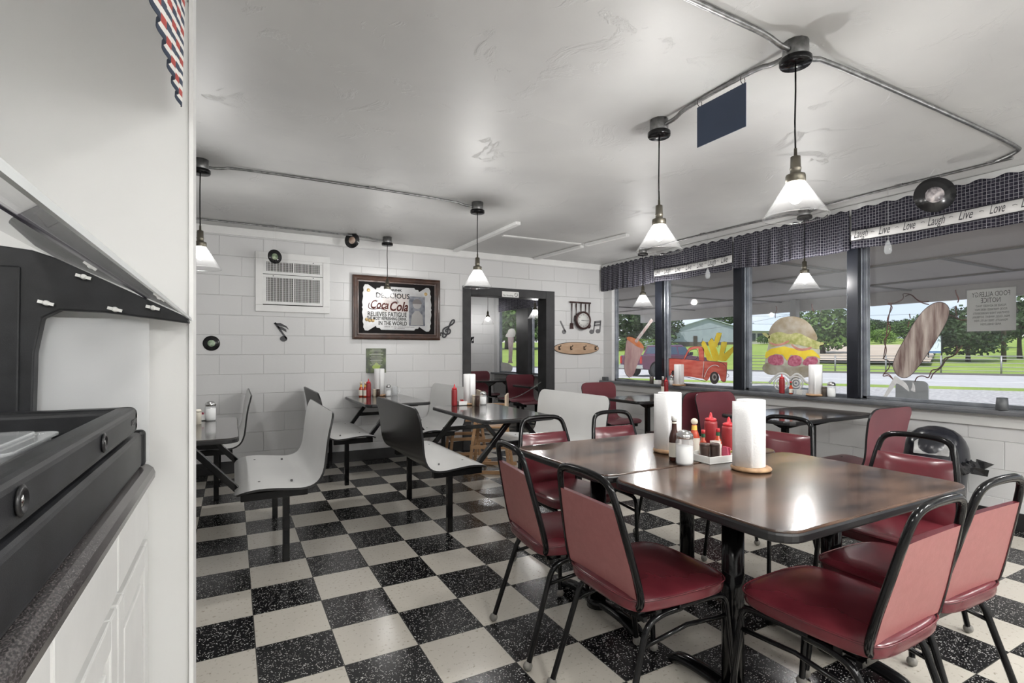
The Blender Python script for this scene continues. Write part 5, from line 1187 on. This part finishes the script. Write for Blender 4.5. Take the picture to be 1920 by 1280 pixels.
# parked pickup
def pickup():
    t = T('pickup_truck', 'real dark plum crew-cab pickup parked outside behind the painted milkshake', 'truck', (21.0, 23.8, GZ), R(0))
    pm = mat('plum_paint', (.10, .025, .06), .22, metal=.3, var=(.13, .035, .08), vs=2, coat=.5); gm = mat('dark_window', (.05, .07, .10), .08); tm = mat('tyre', (.015, .015, .016), .8)
    hw = .98
    o = [(.12, .55), (.10, 1.28), (1.85, 1.30), (1.88, 1.36), (4.3, 1.24), (5.55, 1.12), (5.65, .95), (5.66, .50), (5.1, .42)]
    def wheelcut(cx, r_=.50): return [(cx+r_*math.cos(a), .42+r_*math.sin(a)) for a in [PI*i/10 for i in range(11)]]
    pr = [(.10, 1.28), (.06, .55), (.5, .45)]+[(x, z) for x, z in wheelcut(1.15)[::-1]]+[(2.0, .40), (4.0, .40)]+wheelcut(4.55)[::-1]+[(5.4, .42), (5.68, .55), (5.66, .98), (5.5, 1.14), (4.3, 1.24), (1.9, 1.30)]
    part('body', pm, t, lambda m: m.prism([(x, -hw, z) for x, z in pr], (0, 2*hw, 0)), bevel=.03)
    part('bed_floor', M_edge, t, lambda m: m.bb((.2, -hw+.1, 1.285), (1.8, hw-.1, 1.30)))
    def cab(m):
        lo = [(1.85, 1.28), (4.35, 1.22)]; b_ = [Vector((1.85, -hw+.02, 1.26)), Vector((4.35, -hw+.02, 1.20)), Vector((4.35, hw-.02, 1.20)), Vector((1.85, hw-.02, 1.26))]; tp = [Vector((2.1, -.78, 1.90)), Vector((3.55, -.78, 1.92)), Vector((3.55, .78, 1.92)), Vector((2.1, .78, 1.90))]
        m.add(b_+tp, [(0, 1, 5, 4), (1, 2, 6, 5), (2, 3, 7, 6), (3, 0, 4, 7), (4, 5, 6, 7)])
    part('cab', pm, t, cab, bevel=.06)
    def gl(m):
        def q(x0, x1, z0, z1):
            def yb(z): return -hw+.02+(z-1.24)*.275-.012
            return [(x0, yb(z0), z0), (x1, yb(z0), z0), (x1-(.30 if x1 > 3.6 else .02), yb(z1), z1), (x0+(.12 if x0 < 2.2 else .02), yb(z1), z1)]
        m.add(q(2.08, 2.98, 1.34, 1.80), [(0, 1, 2, 3)]); m.add(q(3.06, 4.05, 1.32, 1.80), [(0, 1, 2, 3)])
    part('side_windows', gm, t, gl, solid=.01)
    part('rear_window', gm, t, lambda m: m.prism([(1.905, -.7, 1.38), (1.905, .7, 1.38), (2.06, .62, 1.80), (2.06, -.62, 1.80)], (-.02, 0, 0)))
    part('rear_bumper', M_chrome, t, lambda m: (m.bb((-.05, -hw, .50), (.14, -.35, .72)), m.bb((-.05, .35, .50), (.14, hw, .72)), m.bb((-.03, -.35, .48), (.10, .35, .58))), bevel=.02)
    part('tailgate', pm, t, lambda m: m.bb((.04, -.78, .76), (.075, .78, 1.24)), bevel=.015)
    part('licence_plate', M_label, t, lambda m: m.bb((-.01, -.15, .59), (.05, .15, .74)))
    for y in (-.88, .88): part('tail_lamp', mat('red_lens', (.35, .02, .02), .2), t, lambda m: m.bb((.02, y-.07, .80), (.09, y+.07, 1.22)), bevel=.01)
    for cx in (1.15, 4.55):
        for sy in (-1, 1):
            w_ = part('wheel', tm, t, lambda m: m.lathe([(.24, -.13), (.37, -.13), (.40, -.10), (.40, .10), (.37, .13), (.24, .13)], (cx, sy*(hw-.14), .40), 28, M=AX))
            part('rim', M_chrome, w_, lambda m: (m.lathe([(.205, .10), (.245, .135), (.245, .10)], (cx, sy*(hw-.14), .40), 24, M=AX if sy < 0 else AX @ Matrix.Rotation(PI, 3, 'X'), cap=False), [m.bar((cx, sy*(hw-.03), .40), (cx+.23*math.cos(a), sy*(hw-.03), .40+.23*math.sin(a)), .05, .03, up=(0, 1, 0)) for a in [2*PI*i/6 for i in range(6)]]))
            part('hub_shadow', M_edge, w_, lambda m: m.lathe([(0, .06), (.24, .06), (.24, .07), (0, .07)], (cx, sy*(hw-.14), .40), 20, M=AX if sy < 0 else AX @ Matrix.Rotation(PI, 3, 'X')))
    part('mirror', M_edge, t, lambda m: m.bb((3.95, -hw-.16, 1.30), (4.08, -hw, 1.48)), bevel=.02)
pickup()
# grey metal patio bench backs outside the last window, patio tables
def patio(u0, u1, v0, v1, X, lb):
    a = wx(u0, v0, X); b = wx(u1, v1, X); cy = (a.y+b.y)/2; w_ = abs(a.y-b.y); h_ = a.z
    t = T('patio_chair', lb, 'chair', (X, cy, GZ))
    pts = rrect(w_, .55, .06, 5)
    part('backrest', mat('brushed_grey_metal', (.42, .44, .45), .3, metal=.5, var=(.58, .60, .61), vs=2), t, lambda m: m.prism([(0, y, h_-GZ-.275+z) for y, z in pts], (.02, 0, 0)))
    part('seat', MATS['brushed_grey_metal'], t, lambda m: m.bb((.0, -w_/2, .43), (.45, w_/2, .46)))
    for x in (.01, .43):
        for y in (-w_/2+.03, w_/2-.03): part('leg', M_black, t, lambda m: m.tube([(x, y, 0), (x, y, .6 if x < .1 else .44)], .012, 6))
patio(1679, 1740, 712, 752, 6.1, 'grey metal patio chair back just outside under the painted corn dog')
m = MB()
def ptable(u, X, lb):
    p = wx(u, 700, X); t = T('patio_table', lb, 'table', (X, p.y, GZ))
    part('tabletop', mat('weathered_top', (.30, .29, .27), .6), t, lambda m: m.prism([(x, y, .72) for x, y in rrect(.8, 1.3, .1)], (0, 0, .03)))
    for x in (-.3, .3):
        for y in (-.5, .5): part('leg', M_black, t, lambda m: m.tube([(x, y, 0), (x, y, .72)], .018, 6))
ptable(1465, 9.5, 'patio table outside, its thin legs showing under the burger')

# ---------------- paint on the glass ----------------
GX = XW+.0705         # inner face of the panes
PM = {}
def pmat(nm, c, v=None, vs=6, st=None): return mat('paint_'+nm, c, .55, var=v, vs=vs, stretch=st)
def poly(m, pts, lay=0, th=.0008, sm=0):
    q = [wx(u, v, GX) for u, v in pts]
    if sm: q = smooth(q, sm, True)
    for p in q: p.x = GX-.001*lay
    m.prism(q, (-th, 0, 0))
def stroke(m, pts, r=.004, lay=1, sm=2):
    q = smooth([wx(u, v, GX) for u, v in pts], sm)
    for p in q: p.x = GX-.001*lay
    m.tube(q, r, 6, ry=r) if False else m.tube(q, .0012, 6, ry=r, up=(1, 0, 0))
def z8(ox, oy, sc, pts): return [(ox+x/sc, oy+y/sc) for x, y in pts]
ink = mat('paint_outline', (.05, .04, .04), .5)
# milkshake (zoom of 1140,580 at 8x)
Z = lambda pts: z8(1140, 580, 8, pts)
t = T('painted_milkshake', 'pink milkshake with a striped straw painted on the corner window', 'window painting')
part('drink', pmat('pink', (.46, .27, .27), (.60, .42, .41), 14, (1, 1, .4)), t, lambda m: poly(m, Z([(280, 430), (255, 640), (238, 850), (255, 960), (330, 1025), (390, 980), (430, 850), (500, 680), (545, 590), (500, 570), (430, 560), (340, 480)]), 0, sm=1))
part('rim_fill', pmat('orange', (.62, .17, .06), (.70, .30, .16), 14), t, lambda m: poly(m, Z([(280, 415), (330, 405), (420, 440), (500, 500), (540, 560), (535, 590), (440, 560), (360, 500), (283, 450)]), 1, sm=1))
part('straw', pmat('straw_white', (.60, .58, .56), (.50, .33, .32), 22, (1, 1, 1)), t, lambda m: poly(m, Z([(400, 470), (430, 505), (680, 170), (650, 135)]), 2))
part('outline', ink, t, lambda m: (stroke(m, Z([(280, 420), (255, 640), (238, 850), (260, 970), (330, 1028)]), .0035), stroke(m, Z([(280, 410), (340, 395), (420, 410), (500, 470), (545, 540), (545, 590)]), .004), stroke(m, Z([(70, 1030), (250, 1035), (410, 1060)]), .004)))
# red truck with fries (zoom of 1240,620 at 10.67x)
Z2 = lambda pts: z8(1240, 620, 10.67, pts)
t = T('painted_red_truck', 'red pickup truck loaded with fries painted on the second window', 'window painting')
redp = pmat('red', (.50, .075, .055), (.62, .17, .13), 10, (1, .6, 2.5))
part('truck_body', redp, t, lambda m: poly(m, Z2([(115, 560), (230, 545), (420, 560), (470, 570), (740, 600), (860, 600), (1320, 630), (1310, 780), (1290, 1010), (1250, 1030), (1190, 980), (1150, 870), (1070, 810), (990, 870), (950, 960), (910, 1000), (830, 960), (600, 920), (440, 905), (300, 900), (270, 830), (220, 790), (180, 900), (90, 880), (90, 700)]), 0))
part('cab_frame', redp, t, lambda m: [poly(m, Z2(p), 1) for p in ([(440, 570), (480, 560), (570, 385), (740, 350), (760, 590), (860, 600), (858, 370), (820, 315), (740, 305), (600, 325), (545, 350)],)])
fy = pmat('yellow', (.66, .46, .02), (.72, .58, .06), 10)
fries = [[(800, 260), (830, 200), (880, 220), (1040, 600), (920, 590)], [(935, 230), (1010, 150), (1045, 190), (1150, 480), (1130, 610), (1040, 600)], [(1065, 200), (1110, 40), (1215, 40), (1170, 190), (1130, 260), (1120, 330), (1050, 300)], [(1190, 330), (1205, 220), (1315, 220), (1310, 300), (1260, 420), (1230, 600), (1130, 590)], [(1210, 500), (1440, 310), (1458, 400), (1300, 605), (1190, 605)]]
for i, fp in enumerate(fries): part('fry', fy, t, lambda m: poly(m, Z2(fp), 1+i*.3))
part('wheel', [ink, pmat('grey', (.30, .29, .28))], t, lambda m: (poly(m, Z2([(1065+92*math.cos(a), 940+125*math.sin(a)) for a in [2*PI*i/24 for i in range(24)]]), 2), setattr(m, 'cur', 1), poly(m, Z2([(1065+50*math.cos(a), 925+70*math.sin(a)) for a in [2*PI*i/20 for i in range(20)]]), 3), setattr(m, 'cur', 0), poly(m, Z2([(1070+25*math.cos(a), 925+38*math.sin(a)) for a in [2*PI*i/16 for i in range(16)]]), 4)))
part('wheel', ink, t, lambda m: poly(m, Z2([(255+50*math.cos(a), 900+110*math.sin(a)) for a in [2*PI*i/20 for i in range(20)]]), 2))
part('outline', ink, t, lambda m: [stroke(m, Z2(p), .003) for p in ([(90, 700), (115, 560), (230, 545), (430, 565)], [(440, 570), (545, 350), (620, 315), (780, 305), (858, 370), (850, 960)], [(470, 580), (560, 385), (740, 350), (735, 590), (500, 560)], [(860, 600), (1320, 630), (1300, 1000), (1250, 1030), (1190, 990)], [(440, 910), (640, 950), (850, 1010), (910, 1000)], [(1320, 860), (1350, 870), (1350, 920), (1320, 930)], [(800, 260), (820, 190), (830, 150)], [(940, 240), (1010, 130), (1050, 200)], [(1060, 200), (1110, 38), (1215, 40), (1170, 200), (1130, 340)], [(1190, 330), (1205, 218), (1320, 218), (1260, 470)])])
part('highlight', pmat('white', (.72, .71, .70)), t, lambda m: (stroke(m, Z2([(860, 930), (930, 760), (1020, 690), (1110, 685), (1160, 720)]), .004, 3), stroke(m, Z2([(820, 930), (850, 700), (855, 610)]), .003, 3)))
# burger (zoom of 1380,560 at 6.4x)
Z3 = lambda pts: z8(1380, 560, 6.4, pts)
t = T('painted_burger', 'tall burger on a wheeled cart painted on the third window', 'window painting')
part('paint_wash', pmat('wash', (.36, .36, .28), (.50, .50, .44), 16), t, lambda m: poly(m, Z3([(355, 700), (385, 560), (400, 470), (560, 420), (900, 480), (1000, 560), (1010, 700), (1000, 800), (700, 830), (340, 800)]), -.4))
part('top_bun', pmat('bun', (.36, .33, .28), (.22, .17, .10), 9), t, lambda m: poly(m, Z3([(390, 450), (400, 370), (450, 290), (540, 225), (660, 208), (780, 225), (880, 290), (950, 390), (990, 500), (900, 500), (700, 430), (520, 440)]), 0, sm=1))
part('lettuce', pmat('lettuce', (.26, .28, .08), (.50, .48, .24), 22), t, lambda m: (poly(m, Z3([(380, 500), (400, 430), (520, 390), (640, 430), (740, 400), (880, 470), (1000, 520), (1055, 520), (1055, 550), (1000, 560), (1000, 610), (900, 590), (800, 560), (640, 540), (500, 560), (420, 590)]), 1, sm=1), poly(m, Z3([(310, 410), (350, 405), (410, 450), (400, 480), (350, 450)]), 1)))
for q in ([(400, 510), (460, 540), (540, 540), (640, 490), (640, 520), (560, 560), (460, 565), (405, 535)], [(660, 530), (740, 590), (820, 600), (910, 570), (910, 600), (820, 628), (730, 620), (665, 560)]):
    part('tomato', pmat('tomato', (.42, .17, .13), (.52, .27, .22), 20), t, lambda m: poly(m, Z3(q), 2, sm=1))
part('cheese', fy, t, lambda m: poly(m, Z3([(350, 690), (360, 640), (420, 600), (580, 570), (660, 590), (800, 620), (920, 610), (1000, 680), (1015, 720), (960, 690), (860, 690), (820, 735), (790, 700), (660, 670), (615, 745), (560, 670), (480, 660), (400, 690), (365, 720)]), 1.5))
for q in ([(380, 740), (400, 685), (480, 665), (560, 680), (575, 740), (570, 790), (480, 800), (400, 780)], [(620, 760), (650, 690), (720, 670), (790, 700), (790, 790), (700, 815), (630, 795)], [(790, 780), (830, 720), (900, 690), (970, 700), (990, 750), (960, 790), (850, 805)]):
    part('meat', pmat('meat', (.30, .05, .10), (.48, .18, .25), 34), t, lambda m: poly(m, Z3(q), 2.4, sm=1))
part('bottom_bun', pmat('lower_bun', (.38, .36, .32), (.22, .19, .12), 8), t, lambda m: poly(m, Z3([(310, 840), (330, 790), (380, 760), (480, 790), (700, 820), (900, 800), (1000, 760), (1000, 880), (890, 940), (640, 960), (560, 890), (450, 920), (360, 900)]), .5, sm=1))
wht = pmat('cart_white', (.58, .58, .57), (.66, .66, .65), 8)
part('cart', wht, t, lambda m: (stroke(m, Z3([(400, 1010), (450, 950), (520, 890), (600, 900), (650, 960), (720, 890), (790, 930), (830, 1000), (880, 1010)]), .012, 1.2), stroke(m, Z3([(160, 1005), (300, 1015), (400, 1015)]), .004, 1)))
for cx in (540, 720):
    part('cart_wheel', wht, t, lambda m: [m.tube([Vector((GX-.0018, p.y, p.z)) for p in [wx(1380+(cx+r_*math.cos(a))/6.4, 560+(1015+r_*math.sin(a))/6.4, GX) for a in [2*PI*i/24 for i in range(24)]]], .0012, 6, ry=.008, closed=True, up=(1, 0, 0)) for r_ in (82, 52, 22)])
# corn dog (zoom of 1620,520 at 4.923x)
Z4 = lambda pts: z8(1620, 520, 4.923, pts)
t = T('painted_corn_dog', 'big brown corn dog on a stick painted on the fourth window', 'window painting')
cd = [(262, 810), (300, 700), (380, 560), (470, 400), (560, 290), (650, 230), (730, 225), (785, 270), (790, 330), (760, 420), (680, 560), (590, 700), (500, 830), (420, 920), (350, 930), (290, 890)]
def corndog_mat():
    m = mat('paint_corn_dog', (.10, .055, .048), .6, var=(.42, .36, .32), vs=12, stretch=(1, 1, 1)); mp_ = [n for n in m.node_tree.nodes if n.type == 'MAPPING'][0]
    mp_.inputs['Rotation'].default_value = (R(-33), 0, 0); mp_.inputs['Scale'].default_value = (1, 2.2, .28); return m
part('corn_dog', corndog_mat(), t, lambda m: poly(m, Z4(cd), 0, sm=1))
part('stick', pmat('stick_white', (.60, .60, .60), (.5, .5, .5), 20), t, lambda m: (poly(m, Z4([(285, 905), (330, 935), (200, 1118), (172, 1110)]), -.3), poly(m, Z4([(290, 930), (350, 945), (400, 985), (425, 1060), (385, 1030), (330, 985), (280, 970)]), .3, sm=1), poly(m, Z4([(450, 960), (470, 1000), (475, 1058), (430, 1040), (445, 1010)]), .3)))
part('outline', ink, t, lambda m: stroke(m, Z4(cd+cd[:1]), .0022))
vine = pmat('vine_brown', (.10, .035, .03), (.04, .03, .03), 8)
for q in ([(220, 240), (270, 270), (230, 340), (210, 400), (250, 460), (230, 520), (175, 590), (210, 650), (200, 720), (175, 750)], [(255, 240), (235, 330), (215, 450), (200, 620), (180, 750)], [(180, 750), (235, 770), (240, 830), (180, 890), (175, 915), (225, 900), (268, 940)], [(180, 890), (230, 890), (262, 930)], [(220, 238), (300, 235), (375, 190), (350, 145), (440, 155), (490, 210), (550, 230), (600, 220)], [(380, 175), (430, 150), (470, 190), (530, 235), (600, 250)],
          [(470, 960), (490, 915), (550, 905), (600, 935), (620, 850), (680, 850), (730, 800), (740, 740), (820, 730), (865, 680), (855, 630)], [(615, 935), (640, 880), (720, 830), (760, 745), (840, 720), (905, 630)], [(780, 345), (840, 360), (880, 395), (950, 390)], [(850, 260), (845, 300), (855, 350), (870, 390)], [(845, 115), (850, 150), (877, 200), (865, 232)], [(420, 335), (428, 380)], [(418, 405), (405, 460)]):
    part('vine', vine, t, lambda m: stroke(m, Z4(q), .004, .6, 3))
t = T('painted_squiggles', 'thin dark vine squiggles painted above the burger', 'window painting')
for q in ([(480, 85), (495, 130), (470, 180), (472, 232)], [(910, 60), (912, 110), (938, 160)]): part('squiggle', vine, t, lambda m: stroke(m, Z3(q), .004, .6, 3))
# painted sundae in the side room
t = T('painted_sundae', 'pale pink sundae in a tall glass painted on the side room window', 'window painting')
Z5 = lambda pts: z8(860, 540, 6.4, pts)
part('glass_shape', pmat('pale_pink', (.52, .40, .42), (.66, .58, .58), 10), t, lambda m: poly(m, Z5([(590, 590), (665, 590), (650, 720), (640, 870), (650, 900), (590, 900), (600, 860), (600, 740)]), 0))
part('cream', pmat('cream_white', (.62, .61, .58), (.70, .70, .68), 12), t, lambda m: (poly(m, Z5([(570, 590), (560, 570), (590, 530), (595, 500), (640, 480), (680, 500), (685, 550), (670, 590)]), 1, sm=1)))
part('saucer', MATS['paint_cream_white'], t, lambda m: poly(m, Z5([(480, 890), (540, 890), (600, 900), (650, 940), (640, 1000), (560, 1030), (480, 1030)]), 0, sm=1))
part('straw', ink, t, lambda m: stroke(m, Z5([(540, 440), (570, 405), (620, 475)]), .006, 1, 0))
# allergy notice, fixed to the outside so it reads backwards in here
a = wx(1814, 565, GX+.02); b = wx(1906, 621, GX+.02); cy = (a.y+b.y)/2; cz = 1.555; w_ = a.y-b.y
t = T('allergy_notice', 'white food allergy notice on the fourth window, its lettering seen backwards', 'sign', (XW+.082, cy, cz))
part('sheet', mat('backlit_paper', (.78, .78, .77), .7), t, lambda m: m.bb((0, -w_/2, -.155), (.002, w_/2, .155)))
part('plastic_sleeve', G_win, t, lambda m: m.bb((-.001, -w_/2-.01, -.165), (-.0005, w_/2+.01, .165)))
fmn = lambda z: frame((-.0012, 0, z), (0, 1, 0), (0, 0, 1), (-1, 0, 0))
grey = mat('grey_ink', (.06, .06, .06), .6)
part('lettering', grey, t, lambda m: [text_mb(m, s_, h_, fmn(z), ext=.0006, maxw=mw*w_) for s_, h_, z, mw in (('FOOD ALLERGY', .052, .115, .78), ('NOTICE', .052, .07, .40), ('PLEASE BE ADVISED THAT', .022, .03, .62), ('FOOD PREPARED HERE MAY', .022, .003, .66), ('CONTAIN THESE INGREDIENTS:', .022, -.024, .74), ('MILK, EGGS, WHEAT, SOYBEAN,', .022, -.051, .76), ('PEANUTS, TREE NUTS, FISH', .022, -.078, .68), ('AND SHELLFISH', .022, -.105, .42))])
